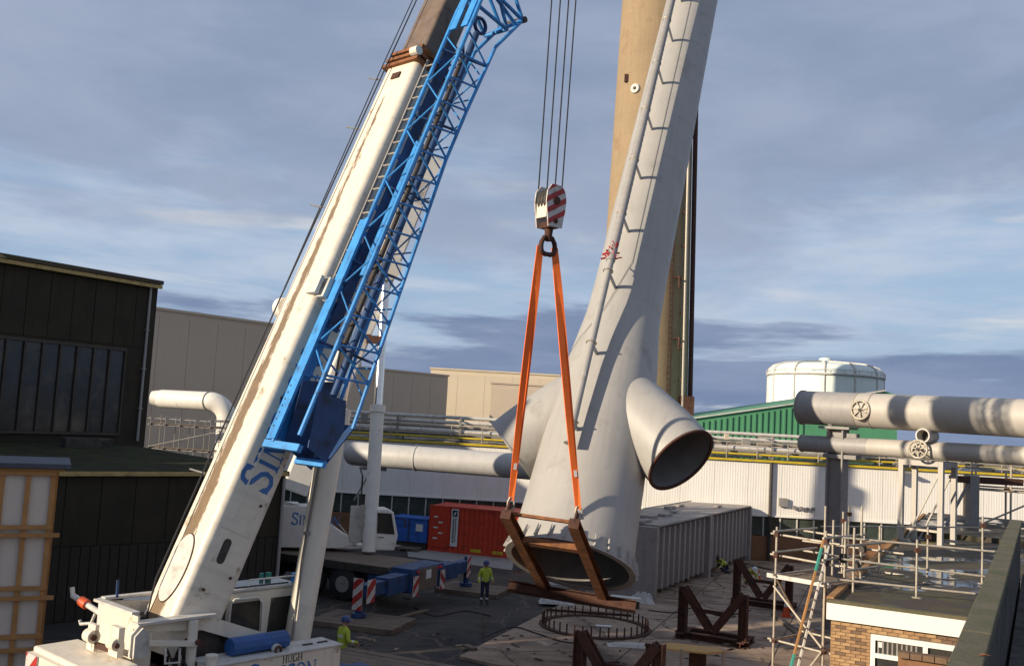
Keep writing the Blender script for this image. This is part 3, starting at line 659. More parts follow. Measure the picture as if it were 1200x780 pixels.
# ------------------------------------------------------------------ right: two big pipes on a steel column
a, b = P(940, 477, 40.3), P(1200, 490, 34.2); dd = (b-a).normalized(); e = b+dd*9
big = thing('large_pipe', 'upper of two large grey-beige pipes at right, with closed flanged end', 'pipe', a)
RB = 19.4/FPX*40
MB().path([a, a+dd*.08], [RB*1.05]*2, 36).build('end_flange', 'pipe_grey', big, smooth=40, world=True)
MB().path([a+dd*.08, a+dd*2.5], RB, 36).build('end_section_shade', 'pipe_grey', big, smooth=40, world=True)  # darker grey paints the shade on the pipe end, up to the handwheel
MB().path([a+dd*2.5, e], RB, 36).build('pipe', 'pipe_beige', big, smooth=40, world=True)
for f in (2.5, 3.1): MB().torus(a+dd*f, dd, RB, .03, 36, 6).build('band', 'galv', big, smooth=60, world=True)
def handwheel(px, py, Y, label, toward, r=.36):
    c = P(px, py, Y); ax = V(toward).normalized(); x = ax.cross(V((0, 0, 1))).normalized(); z = x.cross(ax)
    t = thing('handwheel', label, 'valve wheel', frame(x, z, ax, c), 'valve handwheels on the big pipes')
    MB().torus((0, 0, 0), (0, 0, 1), r, .045, 28, 8).build('rim', 'galv', t, smooth=60)
    for i in range(7):
        q = 2*math.pi*i/7+.2; MB().tube((.06*math.cos(q), .06*math.sin(q), 0), ((r-.01)*math.cos(q), (r-.01)*math.sin(q), 0), .028, n=6).build('spoke', 'galv', t)
    MB().tube((0, 0, -.6), (0, 0, .08), .06, n=12).build('hub', 'dark_machine', t, smooth=40)
    MB().lathe([(.2, -.6), (.2, -.35), (.1, -.3), (.08, -.1)], 16).build('bonnet', 'steel_grey', t, smooth=40)
    return t
nd = V((-.55, -.8, .0)); per = (V((0, 0, 1)).cross(dd)).normalized(); per = per if per.y < 0 else -per
q = P(1008, 480, 38.0); handwheel(1008, 480, 37.75, 'spoked handwheel on the upper large pipe', per, .36)
a2_, b2_ = P(940, 519, 40.3), P(1200, 534, 34.2); d2 = (b2_-a2_).normalized()
sm = thing('small_pipe', 'lower thinner grey pipe running below the large pipe at right', 'pipe', a2_)
RS = 9.6/FPX*40
MB().path([a2_, a2_+d2*2.9], RS, 28).build('end_section_shade', 'pipe_grey', sm, smooth=40, world=True)  # same darker grey painted as shade on this end
MB().path([a2_+d2*2.9, b2_+d2*9], RS, 28).build('pipe', 'pipe_beige', sm, smooth=40, world=True)
MB().torus(a2_, d2, RS, .03, 28, 6).build('end_ring', 'galv', sm, smooth=60, world=True)
handwheel(1076, 526, 36.3, 'spoked handwheel on the lower thinner pipe', per, .33)
q = P(1081, 510, 36.2); st = thing('stub_pipe', 'short open pipe stub pointing at camera between the two big pipes', 'pipe', q)
MB(Tm(q)).pipe((0, 0, 0), per*-.9, .27, .22, 24).build('stub', 'off_white', st, smooth=40, world=True)
MB(Tm(q)).tube(per*-.5, per*-.52, .22, n=20).build('stub_inside', 'dark_machine', st, world=True)
# support column
cb = P(977, 700, 39.2); ct = P(985, 505, 39.2)
colm = thing('steel_column', 'tall grey steel H-column carrying the two large pipes', 'column', XY(cb))
zt = (a+dd*1.9).z-RB-.12
m_ = MB(frame(dd.cross(V((0, 0, 1))).normalized(), XY(dd).normalized(), V((0, 0, 1)), V((0, 0, 0))))
m_.box((0, .32, zt/2), (.55, .06, zt)).box((0, -.32, zt/2), (.55, .06, zt)).box((0, 0, zt/2), (.06, .578, zt-.02)); m_.build('column', 'steel_grey', colm)
rt = math.atan2(dd.y, dd.x)
MB().box((0, 0, zt+.05), (1.3, .8, .1), rt).build('cap_plate', 'steel_grey', colm)
cz = a2_.z-RS-.1; MB().box((.15, -.1, cz), (1.4, .5, .16), rt).build('bracket', 'steel_grey', colm)
MB().box((.45, -.35, zt-.3), (.5, .3, .3), rt).build('bracket', 'steel_grey', colm)
MB().box((0, 0, .13), (1.1, 1.0, .06), rt).build('base_plate', 'steel_grey', colm)
for s_ in (-1, 1): MB().bar((s_*.35, s_*.05, zt), (s_*.35, s_*.05, zt+.5), .1, .14).build('saddle', 'steel_grey', colm)
# white braced frame under the lower pipe
wf = P(1085, 600, 37.2); wfm = frame(XY(dd).normalized(), per*-1, V((0, 0, 1)), XY(wf))
wfr = thing('pipe_trestle', 'pale grey braced steel trestle under the lower pipe', 'frame', wfm)
zt = a2_.lerp(b2_, .55).z-RS-.05; hw = .75
for x in (-hw, hw):
    for y in (-.5, .75): MB().box((x, y, zt/2), (.18, .18, zt)).build('post', 'pipe_beige', wfr)
for y in (-.5, .75): MB().box((0, y, zt-.1), (2*hw-.19, .2, .2)).build('top_beam', 'pipe_beige', wfr)
for x in (-hw, hw):
    MB().box((x, .125, zt-.12), (.16, 1.06, .16)).build('top_beam', 'pipe_beige', wfr)
for z0, z1 in ((zt-3.3, zt-.5),):
    for y in (-.5, .75): MB().bar((-hw+.1, y, z0), (hw-.1, y, z1), .06, .06).build('brace', 'pipe_beige', wfr)
for z in (zt-3.4, zt-2.6): MB().box((0, -.5, z), (2*hw-.19, .08, .08)).build('tie', 'galv', wfr)
# second thicker post further right with pipe clutter
pp = P(1140, 560, 44); pst = thing('pipe_post', 'grey steel post with diagonal strut under pipes at far right', 'post', XY(pp))
m_ = MB(); m_.box((0, 0, 3.2), (.42, .42, 6.4)); m_.build('post', 'steel_grey', pst); MB().bar((-.2, -.1, 6.1), (-1.9, -.4, 3.1), .1, .1).build('strut', 'steel_grey', pst); MB().box((.6, 0, 6.2), (3.2, .4, .3)).build('cross_beam', 'rust', pst)
scaffold('scaffold', 'scaffold bay standing behind the flat hut roof at far right', frame(V((.95, -.3, 0)), V((.3, .95, 0)), V((0, 0, 1)), XY(P(1143, 600, 46))), 2, 1, 3, 1.5, 1.2, 1.9, ext=1.2)

# ================================================================== THE LIFTED STACK
B0 = P(668, 660, 32.0)
A = V((.19, .445, 0)); A.z = math.sqrt(1-A.length_squared)
o_ = V((-1.25, -2.6, 1.93)); o_ = (o_-A*o_.dot(A)).normalized()
yl = -o_; xl = yl.cross(A).normalized()
SM = frame(xl, yl, A, B0)                    # x: towards right branch, -y: the side facing the slings, z: up the stack
stk = thing('steel_stack', 'huge pale grey steel stack section with two flared side inlets, hanging tilted from crane', 'stack', SM)
RT = 1.2
prof = [(2.12, 0), (2.12, .1), (2.02, .5), (1.95, 2.), (1.86, 4.5), (1.74, 6.6), (1.63, 7.8), (1.51, 8.8), (1.43, 9.5), (1.385, 10.1), (1.36, 11.5), (1.29, 19), (RT, 28), (RT, 36)]
def rat(z): return next(r1_+(r0_-r1_)*(z1_-z)/(z1_-z0_) for (r0_, z0_), (r1_, z1_) in zip(prof, prof[1:]) if z0_ <= z <= z1_)
body = MB().lathe(prof, 72, cap=(False, True)).build('shell', 'stack_grey', stk, smooth=40)
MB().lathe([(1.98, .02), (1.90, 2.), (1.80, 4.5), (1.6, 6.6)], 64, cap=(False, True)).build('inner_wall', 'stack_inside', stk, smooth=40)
def annulus(mb, ro, ri, z0, z1, n=64):
    rg = lambda r, z: [V((r*math.cos(2*math.pi*j/n), r*math.sin(2*math.pi*j/n), z)) for j in range(n)]
    return mb.rings([rg(ro, z0), rg(ro, z1), rg(ri, z1), rg(ri, z0)], close=True)
annulus(MB(), 2.17, 1.96, -.06, .0).build('base_flange', 'stack_grey', stk, smooth=40)
gm_ = MB().slab([(0, 0, 0), (.17, 0, 0), (.05, 0, .42), (0, 0, .42)], (0, 1, 0), .025).mesh('gusset', 'stack_grey')
for i in range(28):
    t = 2*math.pi*i/28; link('gusset', gm_, body, Matrix.Rotation(t, 4, 'Z') @ Tm((2.1, 0, .01)))
for z in (9.98, 12.4, 14.8, 17.2, 19.6, 22., 24.4, 26.8): MB().torus((0, 0, z), (0, 0, 1), rat(z), .006, 64, 5).build('weld_seam', 'stack_grey', body, smooth=60)
# trouser inlets: 45 degrees down and out on both sides
def inlet(sg, r_root, r_rim, out, label):
    # centre line: leaves the body high up, bends outward and down, ends at the rim
    rim = V((sg*3.12*out, 0, 3.95)); d = V((sg*.71, 0, -.704)); n = 44
    cs = [(V((sg*.25, 0, 6.85)), V((sg*.30, 0, -.954))), (V((sg*.75, 0, 6.2)), V((sg*.50, 0, -.866))), (V((sg*1.5, 0, 5.45)), V((sg*.62, 0, -.78))), (rim-d*1.0, d), (rim, d)]
    rr = [r_root*.72, r_root*.83, r_root*.87, r_rim*1.02, r_rim]
    rs = []
    for (c, dr), r in zip(cs, rr):
        dr = dr.normalized(); y = V((0, 1, 0)); x = y.cross(dr).normalized()
        rs.append([c+(x*math.cos(2*math.pi*j/n)+y*math.sin(2*math.pi*j/n))*r for j in range(n)])
    # refine by smooth interpolation
    m_ = MB(); fine = []
    for i in range(len(rs)-1):
        p0, p1, p2, p3 = rs[max(i-1, 0)], rs[i], rs[i+1], rs[min(i+2, len(rs)-1)]
        for q in range(5):
            t = q/5; fine.append([.5*((2*b_)+(c_-a_)*t+(2*a_-5*b_+4*c_-d_)*t*t+(-a_+3*b_-3*c_+d_)*t**3) for a_, b_, c_, d_ in zip(p0, p1, p2, p3)])
    fine.append(rs[-1])
    o = m_.rings(fine, (False, False)).build('inlet', 'stack_grey', stk, smooth=50)
    tag(o, label)
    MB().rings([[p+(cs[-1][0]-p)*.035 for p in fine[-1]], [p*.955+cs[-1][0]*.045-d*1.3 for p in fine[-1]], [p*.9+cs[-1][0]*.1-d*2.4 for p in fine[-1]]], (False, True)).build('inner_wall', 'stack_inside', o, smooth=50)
    dr = d; y = V((0, 1, 0)); x = y.cross(dr).normalized()
    rg = lambda r, k: [rim+dr*k+(x*math.cos(2*math.pi*j/n)+y*math.sin(2*math.pi*j/n))*r for j in range(n)]
    MB().rings([rg(r_rim*1.03, -.05), rg(r_rim*1.03, .015), rg(r_rim*.945, .015), rg(r_rim*.945, -.05)], close=True).build('rim', 'rust' if sg > 0 else 'stack_grey', o, smooth=40)
inlet(1, 1.50, 1.27, 1.0, 'right inlet with round open mouth facing the camera')
inlet(-1, 1.52, 1.27, 1.0, 'left inlet seen from the side')
# straight drain pipe on long stand-off plates
PR = 2.38
MB().path([(0, -PR, 3.15), (0, -PR, 10.7)], .14, 16).build('drain_pipe', 'stack_grey', stk, smooth=40)
sp_ = MB().path([(0, -PR, 10.7), (0, -PR, 36)], .17, 16).build('spiral_pipe', 'pipe_grey', stk, smooth=40)
for i in range(60): MB().torus((0, -PR, 10.9+i*.30), (0.05, 0, 1), .17, .012, 16, 4).build('spiral_seam', 'pipe_grey', sp_, smooth=60)
for z in (3.95, 7.1, 10.25, 13.0, 15.8, 18.6, 21.4, 24.2, 27):
    rs_ = next(r1_+(r0_-r1_)*(z1_-z)/(z1_-z0_) for (r0_, z0_), (r1_, z1_) in zip(prof, prof[1:]) if z0_ <= z <= z1_)
    p = MB().box((0, -(rs_+PR)/2+.02, z), (.05, PR-rs_+.06, .15)).build('standoff_plate', 'stack_grey', stk)
    MB().torus((0, -PR, z), (0, 0, 1), .175, .025, 18, 5).build('pipe_clamp', 'galv', p, smooth=60)
m_ = MB()
for dx in (.42,): m_.path([(dx, -math.sqrt(rat(z)**2-dx*dx)-.02, z) for z in (11.5, 19, 28, 36)], .008, 5)
m_.build('guide_wire', 'dark_machine', stk)
MB().path([(.42, -1.33, 11.5), (-.2, -1.50, 9.2), (-.9, -1.42, 8.0), (-1.35, -1.18, 7.2), (-1.75, -.65, 5.6), (-1.9, -.5, 3.5)], .009, 5).build('guide_wire', 'dark_machine', stk)
tp = MB()
for i in range(26):
    c = V((random.uniform(-.2, .2), -PR+random.uniform(-.22, .1), 11.05+random.uniform(-.28, .28))); d = V((random.uniform(-1, 1), random.uniform(-1, 1), random.uniform(-1, 1))).normalized()
    tp.bar(c, c+d*random.uniform(.12, .25), .07, .012, (d.y, d.z, d.x))
tp.build('warning_tape', 'red_tape', stk)

# ------------------------------------------------------------------ rusty lifting cradle bolted under the base flange
CRM = SM @ Matrix.Rotation(R_(8), 4, 'Z')
cr_ = thing('lifting_cradle', 'rusty brown steel beam cradle across the open base of the stack', 'lifting frame', CRM)
BXL, BXR = -1.25, .84
for x in (BXL, BXR):
    b_ = MB().ibeam((x, -3.9, -.2), (x, 2.4, -.2), .30, .30, .028, (0, 0, 1)).build('long_beam', 'rust_orange', cr_)
    MB().box((x, -3.75, .05), (.05, .36, .36)).build('lifting_lug', 'rust', b_)
    MB().box((x, -3.91, -.2), (.31, .02, .31)).build('end_plate', 'rust', b_)
MB().ibeam((-2.5, 2.05, -.40), (2.0, 2.05, -.40), .34, .34, .03).build('cross_beam', 'rust', cr_)
MB().bar((-1.09, -2.02, -.22), (.68, -2.02, -.22), .26, .2).build('cross_beam', 'rust_orange', cr_)
MB().bar((BXL, -3.6, -.04), (BXR, -3.6, -.04), .09, .09).build('spreader_bar', 'rust_orange', cr_)

# ------------------------------------------------------------------ hook block, shackles, slings
slL, slR = CRM @ V((BXL, -3.75, .15)), CRM @ V((BXR, -3.75, .15))
HK = (slL+slR)/2; HK.z = 0; HK.z = P(642, 290, HK.y).z; HK.x = P(642, 290, HK.y).x
hb = thing('hook_block', 'red and white striped crane hook block hanging from four ropes', 'hook block', HK)
hx = V((.72, .69, 0)).normalized(); hy = V((-hx.y, hx.x, 0)); HM = frame(hx, hy, V((0, 0, 1)), V((0, 0, 0)))
HM = frame(V((.80, .6, 0)), V((-.6, .80, 0)), V((0, 0, 1)), V((0, 0, 0))) @ Matrix.Scale(1.08, 4)  # x across plates' face, y through the block
def plate_poly(): return [(-.25, .55), (.25, .55), (.36, 1.25), (.33, 1.55), (.18, 1.75), (-.18, 1.75), (-.33, 1.55), (-.36, 1.25)]
def plate(y, name, mt):
    m_ = MB(HM @ Tm((0, y, 0)) @ Matrix.Rotation(math.pi/2, 4, 'X')); m_.prism(plate_poly(), -.02, .02); return m_.build(name, mt, hb, bevel=.008)
HMx = Matrix.Rotation(math.pi/2, 4, 'X')
for y in (-.26, .26):
    pl = plate(y, 'cheek_plate', 'white_chevron')
    m_ = MB(HM @ Tm((0, y+(-.024 if y < 0 else .024), 0)) @ HMx)
    for q in (.62, .95, 1.28, 1.6):
        def clipx(y0): return y0
        pts = [(-.36, q-.08), (.36, q+.34), (.36, q+.50), (-.36, q+.08)]
        # keep inside plate outline
        poly = plate_poly(); out = pts
        for i in range(len(poly)):
            a_, b_ = V(poly[i]), V(poly[(i+1) % len(poly)]); ed = b_-a_; ins = lambda p: ed.x*(p[1]-a_.y)-ed.y*(p[0]-a_.x) >= 0; new = []
            for k in range(len(out)):
                c_, d_ = out[k], out[(k+1) % len(out)]; ic, idd = ins(c_), ins(d_)
                if ic: new.append(c_)
                if ic != idd:
                    fc = ed.x*(c_[1]-a_.y)-ed.y*(c_[0]-a_.x); fd = ed.x*(d_[1]-a_.y)-ed.y*(d_[0]-a_.x); t = fc/(fc-fd); new.append((c_[0]+(d_[0]-c_[0])*t, c_[1]+(d_[1]-c_[1])*t))
            out = new
            if not out: break
        if len(out) > 2: m_.prism(out, -.003, .003)
    m_.build('stripe', 'red_chevron', pl)
    m_ = MB(HM); m_.tube((0, y*1.0, 1.3), (0, y*1.25, 1.3), .11, n=16); m_.tube((0, y, .72), (0, y*1.2, .72), .07, n=12); m_.build('pin', 'rust', pl, smooth=40)
for y in (-.13, .0, .13): MB(HM).torus((0, y, 1.3), (0, 1, 0), .30, .06, 28, 6).build('sheave', 'dark_machine', hb, smooth=50)
MB(HM).box((-.27, 0, 1.02), (.06, .44, .42)).build('guard', 'cream_paint', hb); MB(HM).box((0, 0, .62), (.34, .47, .16)).build('crosshead', 'rust', hb)
MB(HM).path([(0, 0, .55), (0, 0, .18)], [.13, .09], 14).build('shank', 'rust', hb, smooth=40)
for s_ in (-1, 1):
    MB(HM).path([(0, 0, .32), (s_*.14, 0, .28), (s_*.23, 0, .14), (s_*.26, 0, -.02), (s_*.21, 0, -.15), (s_*.09, 0, -.2), (0, 0, -.19)], [.06, .065, .07, .075, .075, .07, .065], 12).build('hook', 'rust', hb, smooth=50)
def sling(topo, bot, label):
    t = thing('lifting_sling', label, 'sling', bot, 'orange webbing slings')
    tp_ = HK+HM @ topo; d = (tp_-bot).normalized(); x = (d.cross(V((.25, -1, .1)))).normalized(); n_ = d.cross(x)
    for k, (w0, w1, off, tw) in enumerate(((.21, .17, 0, .25), (.21, .17, .09, -.5))):
        m_ = MB(); rs = []; NN_ = 24
        for i in range(NN_+1):
            f = i/NN_; ctr = bot.lerp(tp_, f)+n_*(off*math.sin(math.pi*min(1, f*1.2))+.012); wv = w1+(w0-w1)*f; ang_ = tw*math.sin(f*2.6+k); xx = x*math.cos(ang_)+n_*math.sin(ang_); nn = n_*math.cos(ang_)-x*math.sin(ang_)
            off2 = x*.05*math.sin(f*math.pi)*(1 if k else -1)
            rs.append([ctr+off2+xx*wv*.5*a_+nn*.018*b_ for a_, b_ in ((-1, -1), (1, -1), (1, 1), (-1, 1))])
        m_.rings(rs).build('webbing', 'orange_sling', t, world=True, smooth=30)
    MB().bar(bot.lerp(tp_, .12)-n_*.03, bot.lerp(tp_, .145)-n_*.03, .09, .008, n_).build('label_tag', 'white_decal', t, world=True)
    sh = MB()
    sh.path([bot+x*.09-d*.28, bot+x*.10-d*.05, bot+x*.05+d*.08, bot-x*.05+d*.08, bot-x*.10-d*.05, bot-x*.09-d*.28], .028, 8); sh.tube(bot-x*.14-d*.27, bot+x*.14-d*.27, .03, n=8)
    sh.build('shackle', 'galv', t, world=True, smooth=40)
    return t
sling(V((-.27, 0, .02)), slL+A*.18, 'left orange sling down to the left cradle beam')
sling(V((.25, 0, .02)), slR+A*.18, 'right orange sling down to the right cradle beam')

# ================================================================== FOREGROUND CRANE
F0 = V((-6.6, 20.5, 0)); hd = V((HK.x-F0.x, HK.y-F0.y, 0)); HL = hd.length; hd.normalize(); hl = V((-hd.y, hd.x, 0))
CM = frame(hd, hl, V((0, 0, 1)), F0)      # x forward along the boom heading, y to the crane's left, z up
cr1 = thing('mobile_crane', 'big cream mobile crane in left foreground with raised boom and blue stowed jib', 'crane', CM)
EL = R_(67.5); FZ = 3.05
BMl = Matrix.Translation((0, 0, FZ)) @ Matrix.Rotation(-EL, 4, 'Y')      # boom frame inside the crane frame: x along boom, y left, z up/back
stained('boom_paint', 0, .6, 0, 15)
BW, BH, BL = 1.22, 1.16, 14.7
def boom_sec(x0, x1, w, h, ch, m, name, taper=1.):
    def oc(x, k):
        pts = []
        for sy_, sz_, a0 in ((1, 1, 0), (-1, 1, 90), (-1, -1, 180), (1, -1, 270)):
            for i in range(6): t = R_(a0+i*18); pts.append(V((x, (sy_*(w/2-ch)+ch*math.cos(t))*k, (sz_*(h/2-ch)+ch*math.sin(t))*k)))
        return pts
    b_ = MB(BMl).rings([oc(x0, 1), oc(x1, taper)])
    o = bpy.data.objects.new(name, b_.mesh(name, m, 35, BMl.inverted())); col.objects.link(o); o.parent = cr1; o.matrix_local = BMl
    return o
boom = boom_sec(-.5, BL, BW, BH, .17, 'boom_paint', 'boom')
def bpart(name, mt, fn, parent=None, smooth=None):
    m_ = MB(); fn(m_); o = bpy.data.objects.new(name, m_.mesh(name, mt, smooth)); col.objects.link(o); o.parent = parent or boom
    if not parent: pass
    return o
bpart('plate_seam', 'rust', lambda m_: m_.path([(1.15+.73*math.cos(2*math.pi*j/36), .03+.37*math.sin(2*math.pi*j/36), BH/2+.006) for j in range(37)], .014, 5))
bpart('inspection_plate', 'off_white', lambda m_: m_.rings([[V((1.15+.72*math.cos(2*math.pi*j/32), .03+.36*math.sin(2*math.pi*j/32), BH/2+h_)) for j in range(32)] for h_ in (.002, .025)]))
bpart('slot_hole', 'dark_machine', lambda m_: m_.rings([[V((1.75+(.17 if math.cos(2*math.pi*j/24) > 0 else -.17)+.1*math.cos(2*math.pi*j/24), -BW/2-h_, .1+.1*math.sin(2*math.pi*j/24))) for j in range(24)] for h_ in (-.01, .006)]))
bpart('side_rail', 'cream_clean', lambda m_: m_.bar((2.4, -BW/2-.012, .22), (4.6, -BW/2-.012, .22), .024, .03))
bpart('jib_bracket', 'off_white', lambda m_: [m_.box((7.9, -BW/2-.12, .38), (.5, .26, .3)), m_.box((7.7, -BW/2-.22, .1), (.12, .4, .5)), m_.box((7.9, -BW/2+.05, BH/2+.06), (.45, .35, .1))])
bpart('boom_collar', 'rust_orange', lambda m_: [m_.box((BL-.1+.22*i, 0, .02), (.10, BW+.12-.06*i, BH+.14-.05*i)) for i in range(3)])
bpart('collar_roller', 'cream_clean', lambda m_: m_.tube((BL+.1, -BW/2-.05, BH/2+.1), (BL+.1, -BW/2+.2, BH/2+.1), .12, n=12))
ltr = MB(); TMx = frame(V((1, 0, 0)), V((0, 0, 1)), V((0, -1, 0)), V((3.15, -BW/2-.002, -.36)))
lettering(ltr, 'SIMPSON', TMx, [.82]+[.66]*6)
o = bpy.data.objects.new('lettering', ltr.mesh('lettering', 'letter_blue')); col.objects.link(o); o.parent = boom
TL = HL/math.cos(EL)
inner = boom_sec(BL-.3, TL-.4, .98, .94, .09, 'inner_boom', 'inner_boom_section')
m_ = MB()
for y in (-.32, .32): m_.slab([(TL-1.0, y, -.55), (TL+.35, y, -.75), (TL+.5, y, -.2), (TL+.2, y, .55), (TL-1., y, .5)], (0, 1, 0), .05)
for q in (-.2, 0, .2): m_.torus((TL+.1, q, -.35), (0, 1, 0), .33, .05, 24, 6)
o = bpy.data.objects.new('boom_head', m_.mesh('boom_head', 'cream_paint')); col.objects.link(o); o.parent = cr1; o.matrix_local = BMl
# ropes (world space): four falls from the head to the hook, one line along the boom's back
tipW = CM @ BMl @ V((TL+.1, 0, -.35))
for i, (dx, dy, tx) in enumerate(((-.38, -.2, -.22), (-.12, .1, -.08), (.12, -.1, .08), (.34, .2, .22))):
    a = HK+V((dx, dy*.7, 1.75)); b = tipW+V((dx*1.15+.05, dy, 0))
    MB().path([a, b], .022, 6).build('hoist_rope', 'rope', cr1, world=True)
bpart('rope', 'rope', lambda m_: (m_.path([(-1.2, .25, .35), (.8, .34, BH/2+.16), (7.6, .50, BH/2+.12), (TL, .2, BH/2+.2)], .018, 6)))
bpart('rope', 'rope', lambda m_: (m_.path([(7.9, .72, BH/2+.0), (BL, .66, BH/2+.1), (TL, .4, BH/2+.2)], .014, 6)))
bpart('rope_guide', 'steel_grey', lambda m_: [m_.path([(x, BW/2-.05, BH/2), (x, BW/2+.3, BH/2+.18)], .02, 6) for x in (3.2, 10.2, 12.6, 14.2)])
bpart('reel', 'white_paint', lambda m_: [m_.tube((7.5, BW/2+.02, .35), (7.5, BW/2+.26, .35), .25, n=24), m_.tube((7.5, BW/2+.26, .35), (7.5, BW/2+.3, .35), .1, n=16), m_.bar((6.9, BW/2+.1, .3), (7.5, BW/2+.1, .3), .08, .08)], smooth=40)

# --- stowed lattice jib, on the boom's right side
JY0, JY1, JZ0, JZ1, J0, J1 = -1.08, -1.86, -.95, .36, 4.15, 16.3
def jpart(name, mt, fn, parent, smooth=None):
    m_ = MB(); fn(m_); o = bpy.data.objects.new(name, m_.mesh(name, mt, smooth)); col.objects.link(o); o.parent = parent; return o
jib = bpy.data.objects.new('lattice_jib', MB().tube((J0, JY0, JZ1), (J1, JY0, JZ1), .055, n=8).mesh('lattice_jib', 'blue_paint', 40)); col.objects.link(jib); jib.parent = cr1; jib.matrix_local = BMl
tag(jib, 'bright blue lattice jib stowed along the boom')
def jz0(x):
    k = [(4, -.95), (8, -.72), (12, -.5), (15, -.55), (17.5, -.8)]
    for (x0, a0), (x1, a1) in zip(k, k[1:]):
        if x <= x1: return a0+(a1-a0)*(x-x0)/(x1-x0)
    return k[-1][1]
jpart('chord', 'blue_paint', lambda m_: m_.tube((J0+.2, JY1, JZ1-.02), (J1, JY1, JZ1), .055, n=8), jib, 40)
jpart('chord', 'blue_paint', lambda m_: m_.path([(x_, JY0-.02, jz0(x_)) for x_ in (J0+.9, 8, 10, 12, 13.5, J1-.6)], .045, 8), jib, 40)
jpart('chord', 'blue_paint', lambda m_: m_.path([(x_, JY1, jz0(x_)) for x_ in (J0+.9, 8, 10, 12, 13.5, J1-.6)], .045, 8), jib, 40)
NB = 13; st_ = (J1-.9-(J0+1.6))/NB
for i in range(NB):
    xa, xb = J0+1.6+i*st_, J0+1.6+(i+1)*st_; xm = (xa+xb)/2
    for y in (JY0, JY1):
        jpart('lacing', 'blue_paint', lambda m_: m_.tube((xa, y, JZ1), (xm, y, jz0(xm)), .027, n=6), jib)
        jpart('lacing', 'blue_paint', lambda m_: m_.tube((xm, y, jz0(xm)), (xb, y, JZ1), .027, n=6), jib)
    for z in (JZ0, JZ1):
        ya, yb = (JY0, JY1) if i % 2 else (JY1, JY0)
        jpart('lacing', 'blue_paint', lambda m_: m_.tube((xa, ya, jz0(xa) if z == JZ0 else z), (xb, yb, jz0(xb) if z == JZ0 else z), .02, n=6), jib)
    if i % 2: jpart('lacing', 'blue_paint', lambda m_: m_.tube((xa, JY0, jz0(xa)), (xa, JY1, jz0(xa)), .02, n=6), jib)
# wide flat rails on its near face, lower half
jpart('rail_plate', 'blue_paint', lambda m_: m_.box((7.0, JY0+.16, JZ1+.02), (5.6, .16, .05)), jib)
jpart('rail_plate', 'blue_paint', lambda m_: m_.box((7.0, JY0-.06, JZ1+.07), (5.6, .14, .05)), jib)
jpart('rail_plate', 'blue_paint', lambda m_: m_.box((6.8, JY0+.20, JZ1-.2), (5.0, .04, .36)), jib)
for i in range(7): jpart('bolt', 'dark_machine', lambda m_: m_.tube((4.5+i*.16, JY0+.16, JZ1+.04), (4.5+i*.16, JY0+.16, JZ1+.055), .022, n=8), jib)
# foot box of the jib: dark blue plates
jpart('foot_plate', 'blue_dull', lambda m_: m_.slab([(J0+.05, JY1-.03, JZ1-.3), (J0+1.2, JY1-.03, JZ1+.0), (J0+1.35, JY1-.03, JZ0+.55), (J0+.75, JY1-.03, JZ0+.3), (J0-.05, JY1-.03, JZ0+.45)], (0, 1, 0), .03), jib)
jpart('foot_plate', 'blue_dull', lambda m_: m_.slab([(J0+.05, JY0+.03, JZ1-.3), (J0+1.5, JY0+.03, JZ1-.1), (J0+1.9, JY0+.03, JZ0+.3), (J0+.6, JY0+.03, JZ0-.05), (J0-.15, JY0+.03, JZ0+.1)], (0, 1, 0), .03), jib)
jpart('foot_plate', 'blue_dull', lambda m_: m_.slab([(J0-.05, JY0, JZ0+.38), (J0-.05, JY1, JZ0+.38), (J0+1.0, JY1, JZ0+.02), (J0+1.0, JY0, JZ0+.02)], (0, 0, 1), .03), jib)
jpart('foot_beam', 'blue_paint', lambda m_: m_.bar((J0-.05, JY0+.28, JZ1-.02), (J0-.05, JY1-.06, JZ1-.12), .16, .12), jib)
jpart('foot_beam', 'blue_paint', lambda m_: m_.bar((J0-.1, JY0+.1, JZ0+.5), (J0-.1, JY1-.06, JZ0+.45), .14, .1), jib)
# head of the jib: open tapering end frame
hh = J1; JZ0 = -.5
jpart('head_frame', 'blue_paint', lambda m_: [m_.tube(a_, b_, .05, n=8) for a_, b_ in (
    ((hh, JY0, JZ1), (hh+1.55, JY0-.12, JZ1+.02)), ((hh, JY1, JZ1), (hh+1.75, JY1-.05, JZ1+.02)), ((hh+1.55, JY0-.12, JZ1+.02), (hh+1.75, JY1-.05, JZ1+.02)), ((hh+.5, JY0, JZ1), (hh+.5, JY1, JZ1)), ((hh+.1, JY0, JZ0-.25), (hh+.1, JY1, JZ0-.25)), ((hh+.1, JY0, JZ0-.25), (hh+.75, JY1, JZ0-.62)), ((hh+.75, JY0, JZ0-.62), (hh+.1, JY1, JZ0-.25)), ((hh+.45, JY1, JZ0-.45), (hh+.6, JY1, JZ1)), ((hh+.75, JY1, JZ0-.62), (hh+.6, JY1, JZ1)),
    ((hh+1.55, JY0-.1, JZ1), (hh, JY1, JZ1)), ((hh-.6, JY0, jz0(hh-.6)), (hh+.75, JY0, JZ0-.62)), ((hh-.6, JY1, jz0(hh-.6)), (hh+.75, JY1, JZ0-.62)), ((hh+.75, JY0, JZ0-.62), (hh+.75, JY1, JZ0-.62)),
    ((hh+1.75, JY1, JZ1), (hh+.75, JY1, JZ0-.62)), ((hh+1.55, JY0, JZ1), (hh+.75, JY0, JZ0-.62)), ((hh+.1, JY1, JZ0-.25), (hh+1.1, JY1, JZ1)), ((hh+.1, JY0, JZ0-.25), (hh+.6, JY0, JZ1)), ((hh+.1, JY1, JZ0-.25), (hh-.1, JY1, JZ1)))], jib, 40)
